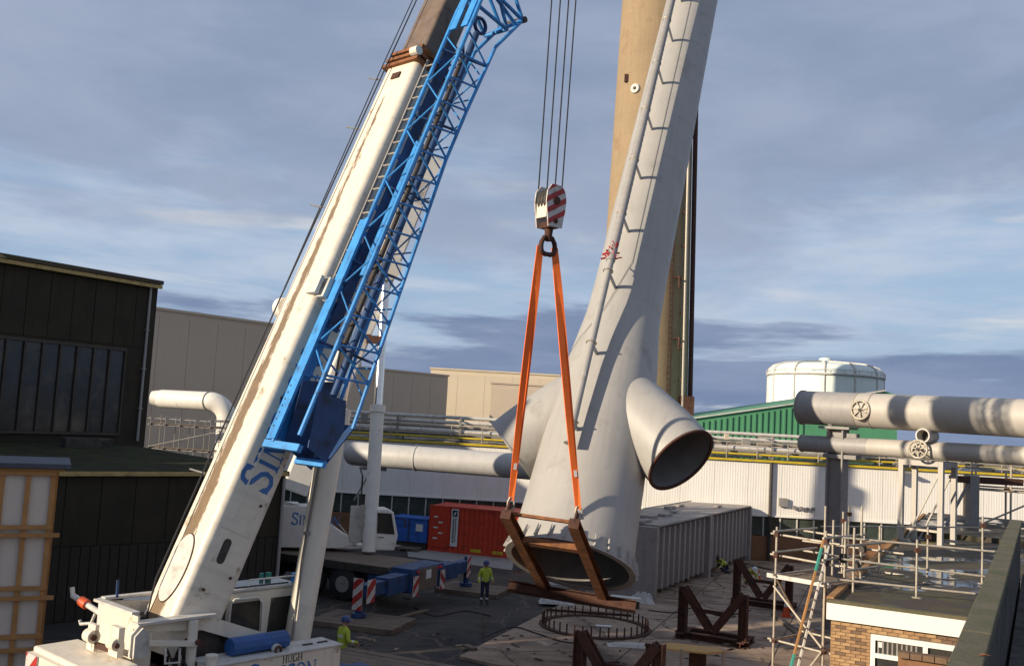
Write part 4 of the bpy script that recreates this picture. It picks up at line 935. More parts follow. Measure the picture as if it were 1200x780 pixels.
jpart('head_plate', 'blue_paint', lambda m_: m_.box((hh-.1, (JY0+JY1)/2+.2, JZ1+.03), (1.3, .22, .05)), jib)
jpart('head_plate', 'blue_paint', lambda m_: m_.box((hh-.1, (JY0+JY1)/2-.2, JZ1+.03), (1.3, .22, .05)), jib)
for p_, q_ in (((hh+.78, JY0+.08, JZ0-.64), (hh+.78, JY1-.08, JZ0-.64)), ((hh+1.78, JY1-.1, JZ1), (hh+1.78, JY1+.1, JZ1)), ((hh+1.56, JY0-.2, JZ1), (hh+1.56, JY0, JZ1))): jpart('head_pin', 'dark_machine', lambda m_: m_.tube(p_, q_, .085, n=12), jib)
jpart('sheave', 'blue_dull', lambda m_: m_.torus((hh-.15, (JY0+JY1)/2, JZ0+.3), (0, 1, 0), .2, .05, 24, 6), jib, 50)
jpart('inner_tube', 'blue_paint', lambda m_: m_.tube((8.4, (JY0+JY1)/2+.1, .05), (12.2, (JY0+JY1)/2+.1, .05), .11, n=14), jib, 40)
jpart('inner_tube', 'blue_dull', lambda m_: m_.tube((J0+1.4, JY1+.28, -.28), (J1-.5, JY1+.3, -.12), .085, n=12), jib, 40)  # dark tubes added to paint the shaded lattice inside the jib
jpart('inner_tube', 'dark_machine', lambda m_: m_.tube((J0+2.5, JY1+.12, .08), (J1-1.5, JY1+.14, .1), .06, n=10), jib, 40)
jpart('shade_fill_rail', 'blue_dull', lambda m_: m_.box((11.2, JY0-.02, .1), (8.4, .03, .3)), jib)  # dark blue rail and frames deepen the painted shade inside
for i in range(5): jpart('shade_fill_frame', 'blue_dull', lambda m_: [m_.bar((6.6+i*2.1, JY0, JZ1), (6.6+i*2.1, JY1, jz0(6.6+i*2.1)), .05, .05), m_.bar((6.6+i*2.1, JY1, JZ1), (6.6+i*2.1, JY0, jz0(6.6+i*2.1)), .05, .05)], jib)
# boom fittings
for x_ in (2.2, 5.9, 9.6, 12.9): bpart('weld_seam', 'cream_paint', lambda m_: m_.bar((x_, -BW/2-.003, -.36), (x_, -BW/2-.003, .4), .02, .012, (0, -1, 0)))
for x_, z_ in ((.9, .2), (2.9, -.3), (5.2, .3), (1.3, -.3)): bpart('bolt', 'rust', lambda m_: m_.tube((x_, -BW/2, z_), (x_, -BW/2-.03, z_), .03, n=8))
bpart('grease_point', 'rust', lambda m_: m_.box((BL-.5, 0, BH/2+.02), (.18, .3, .04)))
# access ladder between boom and jib
lad = bpy.data.objects.new('access_ladder', MB().box((11.4, -.74, .36), (6.6, .045, .07)).mesh('access_ladder', 'steel_grey')); col.objects.link(lad); lad.parent = cr1; lad.matrix_local = BMl
jpart('ladder_rail', 'steel_grey', lambda m_: m_.box((11.4, -1.06, .36), (6.6, .045, .07)), lad)
for i in range(19): jpart('rung', 'galv', lambda m_: m_.tube((8.3+i*.345, -.74, .36), (8.3+i*.345, -1.06, .36), .02, n=6), lad)

# --- superstructure
def cpart(name, mt, fn, parent=None, smooth=None, bevel=0):
    m_ = MB(); fn(m_); return m_.build(name, mt, parent or cr1, smooth=smooth, bevel=bevel)
DZ = 2.62
# boom mount: rear plate, side plates, top rims
cpart('mount_rear_plate', 'cream_paint', lambda m_: m_.slab([(-1.3, -.78, 1.6), (-1.3, .72, 1.6), (-1.3, .72, 3.68), (-1.3, -.78, 3.62)], (-1, 0, 0), .05), bevel=.01)
cpart('mount_side_plate', 'cream_paint', lambda m_: m_.slab([(-1.25, .74, 1.5), (1.7, .74, 1.5), (1.7, .74, 2.4), (.3, .74, 3.5), (-1.25, .74, 3.66)], (0, -1, 0), .05))
cpart('mount_side_plate', 'cream_paint', lambda m_: [m_.slab([(-1.25, -.74, 3.42), (.3, -.74, 3.42), (2.2, -.74, 2.72), (2.2, -.74, 2.42), (.1, -.74, 3.18), (-1.25, -.74, 3.3)], (0, -1, 0), .05), m_.slab([(-1.25, -.74, 1.5), (-.95, -.74, 1.5), (-.8, -.74, 2.2), (-.95, -.74, 2.6), (-.95, -.74, 3.29), (-1.25, -.74, 3.29)], (0, -1, 0), .05)])
cpart('top_rim', 'off_white', lambda m_: [m_.box((-.5, -.74, 3.47), (1.7, .30, .05)), m_.box((-.3, .78, 3.70), (1.9, .18, .05)), m_.box((-1.36, 0, 3.68), (.16, 1.6, .05))])
cpart('mount_post', 'cream_clean', lambda m_: m_.tube((-.15, -.86, 1.6), (-.15, -.86, 3.43), .10, n=14), smooth=40)
cpart('guard_bar', 'cream_clean', lambda m_: m_.bar((-1.2, -.88, 3.12), (-.1, -.98, 2.98), .09, .1))
cpart('guard_bar', 'rust', lambda m_: m_.tube((-.12, -1.02, 3.02), (-.12, -1.1, 3.02), .06, n=10))
# winch and machinery seen through the open side
cpart('winch_drum', 'dark_machine', lambda m_: [m_.tube((.2, -.55, 2.55), (.2, .55, 2.55), .42, n=24), m_.tube((.2, -.62, 2.55), (.2, -.55, 2.55), .58, n=28), m_.tube((.2, .55, 2.55), (.2, .62, 2.55), .58, n=28)], smooth=40)
cpart('winch_drum', 'rust', lambda m_: [m_.tube((-.75, -.5, 2.35), (-.75, .5, 2.35), .22, n=18), m_.box((-.7, -.2, 1.85), (.7, .9, .5))], smooth=40)
cpart('machinery_dark_fill', 'dark_machine', lambda m_: [m_.box((.9, 0, 2.0), (1.5, 1.3, .7)), m_.box((1.6, -.55, 2.35), (.5, .35, .5)), m_.box((-.5, -.6, 2.0), (.35, .2, .4)), m_.box((.1, .45, 2.5), (2.4, .4, 1.7)), m_.box((1.0, -.1, 2.6), (.5, 1.0, .8))])  # machinery, plus dark boxes that paint the inside of the mount as shade
cpart('hydraulic_hose', 'black_rubber', lambda m_: [m_.path([(-.6+.25*i, -.7, 2.9-.1*i), (-.5+.25*i, -.95, 2.5), (-.35+.22*i, -.92, 2.05), (-.2+.2*i, -.7, 1.8)], .028, 7) for i in range(5)], smooth=50)
cpart('valve_block', 'galv', lambda m_: [m_.box((-.6+.22*i, -.78, 2.15+.2*(i % 2)), (.13, .1, .2)) for i in range(4)]+[m_.tube((-.55+.2*i, -.8, 2.45), (-.55+.2*i, -.8, 2.75), .035, n=8) for i in range(3)])
cpart('lever_frame', 'off_white', lambda m_: m_.path([(-.75, -.93, 3.0), (-.75, -.95, 2.68), (-.45, -.96, 2.66), (-.45, -.94, 2.94)], .025, 7))
def hipart(name, mt, fn, parent=None, smooth=None, bevel=0):
    m_ = MB(Tm((0, 0, .58))); fn(m_); return m_.build(name, mt, parent or cr1, smooth=smooth, bevel=bevel)
# rear deck and counterweight
cpart('counterweight', 'cream_paint', lambda m_: m_.slab([(-1.5, -1.35, 2.86), (-1.5, 1.15, 2.86), (-2.4, 1.15, 2.84), (-2.4, -1.35, 2.84)], (0, 0, 1), 1.7), bevel=.04)
cw = cpart('counterweight_lip', 'cream_paint', lambda m_: m_.box((-2.46, -.1, 2.2), (.1, 2.4, 1.1)))
chevron_board('chevron_board', cr1, Tm((-2.53, .85, 2.3)) @ frame(V((0, -1, 0)), V((0, 0, 1)), V((-1, 0, 0)), V((0, 0, 0))), .5, .9)
chevron_board('chevron_board', cr1, Tm((-2.53, -1.0, 2.3)) @ frame(V((0, -1, 0)), V((0, 0, 1)), V((-1, 0, 0)), V((0, 0, 0))), .5, .9, True)
hipart('pulley_bracket', 'cream_paint', lambda m_: m_.box((-1.75, .05, 2.55), (.08, .3, .5)))
hipart('pulley', 'cream_paint', lambda m_: m_.tube((-1.8, .15, 2.58), (-1.8, -.1, 2.58), .13, n=18), smooth=40)
hipart('pulley_bracket', 'cream_paint', lambda m_: m_.box((-1.65, -.7, 2.6), (.12, .35, .55)))
hipart('pulley', 'cream_paint', lambda m_: m_.tube((-1.7, -.6, 2.56), (-1.7, -.85, 2.56), .12, n=18), smooth=40)
hipart('pulley_pin', 'rust', lambda m_: m_.tube((-1.83, .2, 2.58), (-1.83, -.16, 2.58), .06, n=14))
hipart('pulley_pin', 'rust', lambda m_: m_.tube((-1.74, -.55, 2.56), (-1.74, -.92, 2.56), .05, n=12))
hipart('tie_rod', 'rust', lambda m_: m_.bar((-1.75, .0, 2.42), (-1.6, -.75, 2.4), .09, .1))
hipart('clevis', 'off_white', lambda m_: [m_.slab([(-1.55, -1.05, 2.35), (-1.25, -1.05, 2.35), (-1.25, -1.05, 2.75), (-1.4, -1.05, 2.92), (-1.55, -1.05, 2.75)], (0, -1, 0), .06), m_.slab([(-1.55, -1.2, 2.35), (-1.25, -1.2, 2.35), (-1.25, -1.2, 2.75), (-1.4, -1.2, 2.9), (-1.55, -1.2, 2.75)], (0, -1, 0), .05)])
# boom-end hook post with orange ball on the left of the rear
cpart('side_post', 'off_white', lambda m_: m_.box((-1.1, 1.0, 2.7), (.16, .2, 1.9)))
cpart('side_arm', 'off_white', lambda m_: [m_.path([(-1.1, .95, 3.3), (-1.35, 1.9, 3.58)], .06, 10), m_.path([(-1.35, 1.9, 3.55), (-1.37, 1.94, 3.75)], .05, 8), m_.path([(-1.15, 1.25, 3.3), (-1.2, 1.3, 3.1), (-1.3, 1.55, 3.05), (-1.3, 1.6, 3.12)], .035, 8)], smooth=40)
cpart('arm_collar', 'cone_orange', lambda m_: m_.path([(-1.24, 1.48, 3.45), (-1.29, 1.66, 3.51)], [.105, .10], 14), smooth=40)
cpart('hydraulic_hose', 'black_rubber', lambda m_: m_.path([(-1.1, 1.12, 3.2), (-1.15, 1.2, 2.8), (-1.05, 1.1, 2.4)], .03, 8))
cpart('antenna', 'blue_dull', lambda m_: m_.bar((-1.0, .7, 3.7), (-1.0, .72, 4.05), .05, .03))
cpart('engine_cover', 'off_white', lambda m_: m_.box((.55, 1.6, 2.7), (1.3, 1.2, 1.3)), bevel=.03)
cpart('cover_vent', 'dark_machine', lambda m_: m_.box((-.12, 1.75, 2.95), (.05, .5, .45)))
# right-hand deck box with the lettering
rd = cpart('deck_box', 'cream_paint', lambda m_: m_.box((1.57, -1.12, 1.95), (3.2, .72, 1.3)), bevel=.02)
cpart('deck_plate', 'off_white', lambda m_: m_.box((1.57, -1.12, DZ+.005), (3.26, .78, .03)))
for x in (.35, 1.9): cpart('panel_gap', 'dark_machine', lambda m_: m_.box((x, -1.482, 1.95), (.012, .006, 1.22)), rd)
FMx = frame(V((1, 0, 0)), V((0, 0, 1)), V((0, -1, 0)), V((0, -1.486, 0)))
cpart('lettering', 'letter_blue', lambda m_: lettering(m_, 'SIMPSON', FMx @ Tm((.80, 2.06, 0)), [.46]+[.34]*5+[.34]), rd)
cpart('lettering', 'letter_dark', lambda m_: lettering(m_, 'HUGH', FMx @ Tm((1.62, 2.44, 0)), [.16]*4), rd)
cpart('lettering', 'letter_dark', lambda m_: lettering(m_, 'LTD', FMx @ Tm((2.42, 1.82, 0)), [.18]*3), rd)
cpart('post_cap', 'cream_clean', lambda m_: [m_.tube((.02, -1.35, 2.6), (.02, -1.35, 2.78), .10, n=14), m_.tube((.02, -1.35, 2.78), (.02, -1.35, 2.82), .125, n=14)], smooth=40)
cpart('tarp_roll', 'blue_tarp', lambda m_: [m_.rings([[V((x, -1.02+.2*math.cos(q)*(1 if math.sin(q) > -.4 else 1.1), 2.64+.17+.19*max(-.85, math.sin(q)))) for q in [2*math.pi*j/10 for j in range(10)]] for x in (.62, .7, 1.3, 1.9, 2.0)])], bevel=.02)
cpart('tarp_strap', 'off_white', lambda m_: m_.tube((1.62, -1.3, 2.7), (1.62, -1.2, 2.7), .1, n=14), smooth=40)
cpart('lift_eye', 'rust', lambda m_: m_.torus((1.62, -1.32, 2.68), (0, 1, 0), .07, .03, 14, 6))
for x in (2.5, 2.9): cpart('deck_plate_lug', 'dark_machine', lambda m_: m_.box((x, -1.15, DZ+.03), (.25, .06, .03)))
def cabpart(name, mt, fn, parent=None, smooth=None, bevel=0):
    m_ = MB(Tm((-.1, -.1, -.12)) @ Matrix.Diagonal((1, 1, 1.12, 1))); fn(m_); return m_.build(name, mt, parent or cr1, smooth=smooth, bevel=bevel)
# operator's cab
cab = cabpart('cab', 'cream_clean', lambda m_: m_.rings([[V((x, y, z)) for x, y in ((1.45, .55), (3.6, .55), (3.6, 1.5), (1.45, 1.5))] for z in (1.5, 2.45)]+[[V((x, y, z)) for x, y in ((1.52, .58), (3.45, .58), (3.45, 1.47), (1.52, 1.47))] for z in (3.30,)]), bevel=.05)
cabpart('roof', 'off_white', lambda m_: m_.box((2.48, 1.02, 3.33), (2.0, .95, .06)), cab, bevel=.02)
cabpart('roof_hatch', 'dark_glass', lambda m_: m_.box((2.5, 1.02, 3.375), (1.5, .66, .03)), cab)
cabpart('side_window', 'dark_glass', lambda m_: m_.slab([(2.6, .528, 2.1), (3.5, .528, 2.1), (3.42, .556, 3.12), (2.72, .556, 3.12)], (0, -1, .04), .02), cab)
cabpart('side_window', 'dark_glass', lambda m_: m_.slab([(1.62, .528, 2.3), (2.42, .528, 2.3), (2.42, .556, 3.1), (1.66, .556, 3.1)], (0, -1, .04), .02), cab)
cabpart('grab_rail', 'white_paint', lambda m_: m_.path([(1.56, .49, 2.2), (1.6, .5, 3.1), (1.7, .5, 3.18), (2.3, .5, 3.18), (2.44, .5, 3.05), (2.46, .49, 2.3)], .03, 8), cab, smooth=50)
cabpart('rear_window', 'dark_glass', lambda m_: m_.slab([(1.44, .66, 2.3), (1.44, 1.4, 2.3), (1.495, 1.4, 3.14), (1.495, .66, 3.14)], (-1, 0, .05), .02), cab)
cabpart('grab_rail', 'white_paint', lambda m_: [m_.path([(1.38, .60, 2.4), (1.38, .60, 3.1), (1.38, .75, 3.2), (1.38, 1.5, 3.2)], .03, 8), m_.path([(1.36, 1.62, 2.4), (1.36, 1.62, 3.2)], .02, 7), m_.path([(2.1, .6, 3.4), (2.1, .6, 3.52), (3.4, .6, 3.52), (3.4, .6, 3.4)], .018, 6), m_.path([(1.3, .6, 2.35), (1.3, 1.7, 2.35)], .03, 8)], cab, smooth=50)
cabpart('beacon', 'blue_paint', lambda m_: [m_.tube((3.42, .66, 3.38), (3.42, .66, 3.56), .10, n=14)], cab)
cabpart('work_lamp', 'teal', lambda m_: [m_.box((3.1, 1.3, 3.46), (.12, .08, .1)), m_.tube((2.95, 1.35, 3.4), (2.95, 1.35, 3.5), .05, n=10)], cab)
# lift cylinder
cyb, cyt = V((3.1, .06, 2.3)), BMl @ V((8.8, 0, -.85)); cd_ = (cyt-cyb); cl_ = cd_.length; cd_.normalize()
cpart('lift_cylinder', 'cream_clean', lambda m_: m_.path([cyb-cd_*.6, cyb+cd_*5.5], .30, 28), smooth=40)
cpart('cylinder_collar', 'cream_clean', lambda m_: m_.path([cyb+cd_*5.1, cyb+cd_*5.14, cyb+cd_*5.54, cyb+cd_*5.58], [.31, .345, .345, .2], 28), smooth=40)
cpart('cylinder_rod', 'chrome', lambda m_: m_.path([cyb+cd_*5.3, cyt], .2, 24), smooth=40)
cpart('hydraulic_hose', 'steel_grey', lambda m_: [m_.path([cyb+V((-.25, -.2+o__, .2)), cyb+cd_*2+V((-.32, -.12+o__, 0)), cyb+cd_*5.2+V((-.30, -.1+o__, 0))], .014, 6) for o__ in (0, .06)]+[m_.box(cyb+cd_*2.6+V((-.32, -.1, 0)), (.1, .12, .08))], smooth=50)
bpart('cylinder_bracket', 'cream_paint', lambda m_: [m_.slab([(7.8, y, -BH/2), (9.8, y, -BH/2), (9.2, y, -1.1), (8.4, y, -1.1)], (0, 1, 0), .08) for y in (-.3, .38)])
# turntable, carrier underneath
cpart('turntable', 'dark_machine', lambda m_: m_.lathe([(1.3, 1.2), (1.3, 1.5), (1.15, 1.55)], 32, (1.4, 0, 0)))
cpart('base_frame', 'cream_paint', lambda m_: m_.box((.6, 0, 1.56), (5.6, 2.2, .12)))
car = cpart('carrier', 'blue_dull', lambda m_: m_.box((1.0, .2, .95), (10.5, 2.5, .5)))
for x in (-3.2, -1.7, 3.4, 4.9):
    for y in (-1.05, 1.45):
        wh = cpart('wheel', 'black_rubber', lambda m_: m_.path([(x, y-.22, .64), (x, y-.17, .64), (x, y+.17, .64), (x, y+.22, .64)], [.55, .64, .64, .55], 24), smooth=40)
        cpart('rim', 'off_white', lambda m_: m_.tube((x, y-.23, .64), (x, y+.23, .64), .33, n=18), wh)
for x in (-3.9, 5.9):
    for s_ in (-1, 1): cpart('outrigger', 'blue_dull', lambda m_: [m_.box((x, s_*2.4, .9), (.4, 2.8, .36)), m_.tube((x, s_*3.7, .1), (x, s_*3.7, 1.1), .1, n=10), m_.tube((x, s_*3.7, .05), (x, s_*3.7, .12), .3, n=14)])

# ================================================================== SECOND CRANE (behind, between annex and container)
e0 = (G(425, 730)+G(550, 692))/2; sp2 = G(550, 692)-G(425, 730); hs = sp2.length/2; sy2 = sp2.normalized(); ax2 = V((-sy2.y, sy2.x, 0))
if ax2.x > 0: ax2 = -ax2                       # carrier runs from its end at e0 away to the left
K2 = frame(ax2, V((0, 0, 1)).cross(ax2), V((0, 0, 1)), e0)
cr2 = thing('mobile_crane', 'second crane with white cab and body on dark blue carrier, beside red container', 'crane', K2)
sgn = 1 if (V((0, 0, 1)).cross(ax2)).dot(sy2) > 0 else -1   # +y*sgn = far side
def kpart(name, mt, fn, parent=None, smooth=None, bevel=0, world=False):
    m_ = MB(); fn(m_); return m_.build(name, mt, parent or cr2, smooth=smooth, bevel=bevel, world=world)
ND, FD = -sgn, sgn
kpart('chassis', 'dark_machine', lambda m_: m_.box((6.6, 0, 1.0), (11.4, 1.5, .5)))
kpart('carrier_deck', 'timber_grey', lambda m_: m_.box((6.4, 0, 1.52), (11.0, 2.7, .14)), bevel=.03)
kpart('side_rail', 'dark_machine', lambda m_: m_.box((6.4, ND*1.36, 1.42), (11.0, .06, .3)))
for y_ in (-.95, -.7, .7, .95): kpart('tail_lamp', 'red_tape', lambda m_: m_.box((-.29, y_, 1.5), (.03, .16, .1)))
kpart('end_frame', 'blue_dull', lambda m_: [m_.box((.25, 0, 1.15), (1.0, 2.6, .95)), m_.box((1.3, ND*.7, 1.05), (1.1, 1.2, .8))], bevel=.03)
kpart('end_panel', 'timber_grey', lambda m_: m_.box((-.28, ND*.1, 1.15), (.05, 1.5, .85)))
kpart('notice', 'white_decal', lambda m_: m_.box((-.31, ND*.1, 1.32), (.02, .4, .35)))
for sd_ in (ND, FD):
    kpart('outrigger_beam', 'blue_dull', lambda m_: [m_.box((.2, sd_*(1.2+(hs-1.2)/2), 1.12), (.42, hs-1.2, .5)), m_.box((.2, sd_*2.1, 1.12), (.62, 1.5, .66))], bevel=.015)
    kpart('outrigger_jack', 'blue_dull', lambda m_: [m_.tube((.2, sd_*hs, .35), (.2, sd_*hs, 1.5), .13, n=14), m_.tube((.2, sd_*hs, .2), (.2, sd_*hs, .35), .28, n=16)], smooth=40)
E1 = frame(V((0, -1, 0)), V((0, 0, 1)), V((-1, 0, 0)), V((0, 0, 0)))      # boards facing the carrier end (-x)
S1 = frame(V((1, 0, 0)), V((0, 0, 1)), V((0, -1, 0)), V((0, 0, 0))) if ND < 0 else frame(V((-1, 0, 0)), V((0, 0, 1)), V((0, 1, 0)), V((0, 0, 0)))
chevron_board('chevron_board', cr2, Tm((-.05, ND*(hs-.35), 1.12)) @ E1, .55, .85)
chevron_board('chevron_board', cr2, Tm((.2, ND*(hs+.16), 1.05)) @ S1, .42, 1.15)
chevron_board('chevron_board', cr2, Tm((-.31, ND*1.1, .95)) @ E1, .42, .8)
chevron_board('chevron_board', cr2, Tm((-.31, FD*1.1, .95)) @ E1, .42, .8, True)
chevron_board('chevron_board', cr2, Tm((-.05, FD*(hs-.3), 1.12)) @ E1, .32, .95)
for x in (3.0, 4.7, 8.4, 10.1):
    for y in (-1.12, 1.12):
        wh = kpart('wheel', 'black_rubber', lambda m_: m_.path([(x, y-.24, .68), (x, y-.18, .68), (x, y+.18, .68), (x, y+.24, .68)], [.58, .68, .68, .58], 28), smooth=40)
        kpart('rim', 'steel_grey', lambda m_: [m_.tube((x, y-.25, .68), (x, y+.25, .68), .33, n=18)], wh)
# superstructure in world space, facing right
u0 = P(433, 632, 42.6)
f2 = XY(P(352, 558, 43.5)); hd2 = V((.96, .28, 0)).normalized(); hl2 = V((-hd2.y, hd2.x, 0))
U = K2.inverted() @ frame(hd2, hl2, V((0, 0, 1)), f2)
def upart(name, mt, fn, parent=None, smooth=None, bevel=0):
    m_ = MB(U); fn(m_); return m_.build(name, mt, parent or cr2, smooth=smooth, bevel=bevel)
FZ2 = P(352, 556, 43.5).z
bd = upart('engine_housing', 'white_paint', lambda m_: m_.slab([(-3.4, -1.3, 1.75), (1.9, -1.3, 1.75), (2.6, -1.3, 1.95), (1.6, -1.3, 2.6), (.5, -1.3, 3.55), (-3.4, -1.3, 3.45)], (0, -1, 0), 1.1), bevel=.04)
upart('engine_housing', 'white_paint', lambda m_: m_.box((-1.6, 1.0, 2.6), (3.4, .9, 1.7)), bevel=.04)
upart('counterweight', 'off_white', lambda m_: m_.box((-3.3, 0, 3.9), (2.0, 2.2, 1.3)), bevel=.1)
upart('slew_ring', 'dark_machine', lambda m_: m_.lathe([(1.15, 1.5), (1.15, 1.72)], 28, (.6, 0, 0)))
upart('base_plate', 'white_paint', lambda m_: m_.box((.6, 0, 1.8), (4.6, 2.5, .12)))
ltM = U @ frame(V((1, 0, 0)), V((0, 0, 1)), V((0, -1, 0)), V((-.35, -1.306-.0, 2.72)))
m_ = MB(); lettering(m_, 'SIMPSON', ltM, [.52]+[.42]*6); m_.build('lettering', 'letter_blue', bd)
upart('warning_strip', 'dark_decal', lambda m_: m_.box((-1.2, -1.305, 2.05), (.7, .01, .06)), bd)
upart('strut', 'off_white', lambda m_: m_.bar((-1.2, -1.2, 3.75), (1.2, -1.15, 3.2), .14, .14))
cb2 = upart('cab', 'white_paint', lambda m_: m_.slab([(3.05, -1.75, 1.75), (4.15, -1.75, 1.75), (4.25, -1.75, 2.4), (4.0, -1.75, 3.42), (3.7, -1.75, 3.55), (2.75, -1.75, 3.5), (2.75, -1.75, 2.2)], (0, -1, 0), 1.0), bevel=.05)
upart('door_window', 'dark_glass', lambda m_: m_.slab([(3.12, -1.752, 2.5), (4.10, -1.752, 2.45), (3.9, -1.752, 3.36), (3.12, -1.752, 3.38)], (0, -1, 0), -.01), cb2)
upart('windscreen', 'dark_glass', lambda m_: m_.slab([(4.255, -1.65, 2.45), (4.255, -.85, 2.45), (4.02, -.85, 3.4), (4.02, -1.65, 3.4)], (1, 0, .24), .02), cb2)
upart('door_line', 'steel_grey', lambda m_: [m_.box((3.02, -1.756, 2.6), (.02, .012, 1.7)), m_.box((3.5, -1.762, 2.32), (.25, .03, .05))], cb2)
upart('mirror', 'dark_machine', lambda m_: [m_.path([(4.2, -1.7, 3.2), (4.5, -1.85, 3.1)], .02, 6), m_.box((4.52, -1.86, 2.95), (.06, .14, .34))], cb2)
upart('roof_hoop', 'dark_machine', lambda m_: m_.path([(2.6, -1.2, 3.5), (2.6, -1.2, 4.9), (2.6, -.2, 5.2)], .04, 7))
upart('access_frame', 'off_white', lambda m_: [m_.box((2.45, -1.25, 2.8), (.55, .12, 1.6)), m_.bar((1.7, -1.32, 2.8), (2.5, -1.32, 1.9), .05, .05)])
# boom, cylinder
bt = P(495, 205, 45.2); b0 = V((f2.x, f2.y, FZ2)); bd_ = (bt-b0).normalized()
def wpart(name, mt, fn, parent=None, smooth=None, bevel=0):
    m_ = MB(); fn(m_); return m_.build(name, mt, parent or cr2, smooth=smooth, bevel=bevel, world=True)
bl2 = (bt-b0).length
bm2 = wpart('boom', 'white_paint', lambda m_: m_.bar(b0-bd_*.8, b0+bd_*(bl2-1.5), 1.0, 1.15, hd2*-1+V((0, 0, .3))), bevel=.08)
wpart('boom_section', 'off_white', lambda m_: m_.bar(b0+bd_*(bl2-1.5), b0+bd_*(bl2-.2), .84, .95, hd2*-1+V((0, 0, .3))), bevel=.05)
wpart('boom_head', 'white_paint', lambda m_: [m_.bar(b0+bd_*(bl2-.3)+hl2*s_*.34, b0+bd_*(bl2+.9)+hl2*s_*.34+hd2*.25, .06, .9, hd2*-1) for s_ in (-1, 1)]+[m_.tube(b0+bd_*(bl2+.6)+hd2*.3-hl2*.3, b0+bd_*(bl2+.6)+hd2*.3+hl2*.3, .35, n=20)])
pin = P(453, 314, 44.3); cb_ = V((u0.x, u0.y, 2.0)); cd2 = (pin-cb_).normalized()
wpart('pivot_bracket', 'cream_clean', lambda m_: [m_.tube(pin-hl2*.55, pin+hl2*.55, .62, n=28), m_.bar(pin, pin-hd2*.9+V((0, 0, .4)), 1.0, 1.0)], smooth=40)
wpart('lift_cylinder', 'white_paint', lambda m_: m_.path([cb_-V((0, 0, .3)), cb_+cd2*6.0], .30, 26), smooth=40)
wpart('cylinder_collar', 'white_paint', lambda m_: m_.path([cb_+cd2*5.75, cb_+cd2*5.78, cb_+cd2*6.1, cb_+cd2*6.14], [.3, .35, .35, .2], 26), smooth=40)
wpart('cylinder_rod', 'chrome', lambda m_: m_.path([cb_+cd2*6, pin], .2, 22), smooth=40)
wpart('valve_block', 'rust', lambda m_: [m_.box(P(440, 398, 43.6), (.8, .3, .35)), m_.box(P(428, 394, 43.6), (.5, .2, .2))])
wpart('pipe_coupling', 'galv', lambda m_: [m_.box(cb_+cd2*(.9+.35*i)+V((-.36, -.1, 0)), (.2, .16, .16)) for i in range(3)])

# timber and steel mats under the outriggers
def mats(name, c, rz, w, d, h, n, label, mt='timber_grey', lift=.004):
    t = thing(name, label, 'ground mat', Tm(V((c.x, c.y, lift))) @ Matrix.Rotation(rz, 4, 'Z'))
    for i in range(n): MB().box((0, -d/2+d*(i+.5)/n, h/2+random.uniform(-.008, .008)), (w*random.uniform(.985, 1), d/n-.02, h)).build('plank', mt, t, bevel=.01)
    return t
r2 = math.atan2(ax2.y, ax2.x)
mats('timber_mat', G(425, 731), r2+.15, 3.3, 2.3, .19, 7, 'large timber mat under the near outrigger of the second crane')
mats('timber_mat', G(555, 693), r2+.1, 2.9, 2.2, .19, 7, 'timber mat under the far outrigger, behind the standing worker')
q = G(440, 771, 1.0); mats('timber_mat', V((q.x+.9, q.y-.8, 0)), -.42, 5.0, 2.0, 1.0, 6, 'pale timber mat stack at the bottom edge beside the foreground crane', 'timber_grey')

# ================================================================== RED CONTAINER, BLUE SKIP
rc0 = G(501, 645, 0); cdx = V((.955, -.295, 0)).normalized(); cdy = V((-cdx.y, cdx.x, 0))
con = thing('shipping_container', 'red corrugated shipping container with white vertical sign', 'container', frame(cdx, cdy, V((0, 0, 1)), V((rc0.x, rc0.y, .02))))
CL, CW, CH = 6.06, 2.44, 2.59
def corr(mb, x0, x1, z0, z1, y, per=.28, dep=.036, ax='x'):
    n = int((x1-x0)/per); prof_ = []
    for i in range(n):
        x = x0+(x1-x0)*i/n; p = (x1-x0)/n; prof_ += [(x, 0), (x+p*.28, 0), (x+p*.5, dep), (x+p*.78, dep)]
    prof_.append((x1, 0)); k = len(prof_); f = (lambda a_, b_, z: (a_, y+b_, z)) if ax == 'x' else (lambda a_, b_, z: (y+b_, a_, z))
    return mb.add([f(a_, b_, z0) for a_, b_ in prof_]+[f(a_, b_, z1) for a_, b_ in prof_], [(i, i+1, k+i+1, k+i) for i in range(k-1)])
corr(MB(), .12, CL-.12, .16, CH-.1, .02).build('side_wall', 'red_container', con)
MB().box((CL/2, CW-.03, CH/2), (CL-.1, .04, CH-.2)).build('side_wall', 'red_container', con)
MB().box((CL/2, CW/2, CH-.04), (CL-.1, CW-.1, .05)).build('roof', 'red_container', con)
MB().box((CL/2, CW/2, .12), (CL-.1, CW-.1, .1)).build('floor', 'dark_machine', con)
m_ = MB()
for y in (.0, CW-.06): m_.box((CL/2, y+.03, .08), (CL, .08, .16)).box((CL/2, y+.03, CH-.05), (CL-.3, .08, .1))
m_.build('rail', 'red_container', con)
for x in (.07, CL-.07):
    for y in (.06, CW-.06): MB().box((x, y, CH/2), (.16, .16, CH)).build('corner_post', 'red_container', con, bevel=.01)
for x in (.07, CL-.07):
    for y in (.06, CW-.06):
        for z in (.06, CH-.06): MB().box((x, y, z), (.19, .19, .125)).build('corner_casting', 'red_container', con)
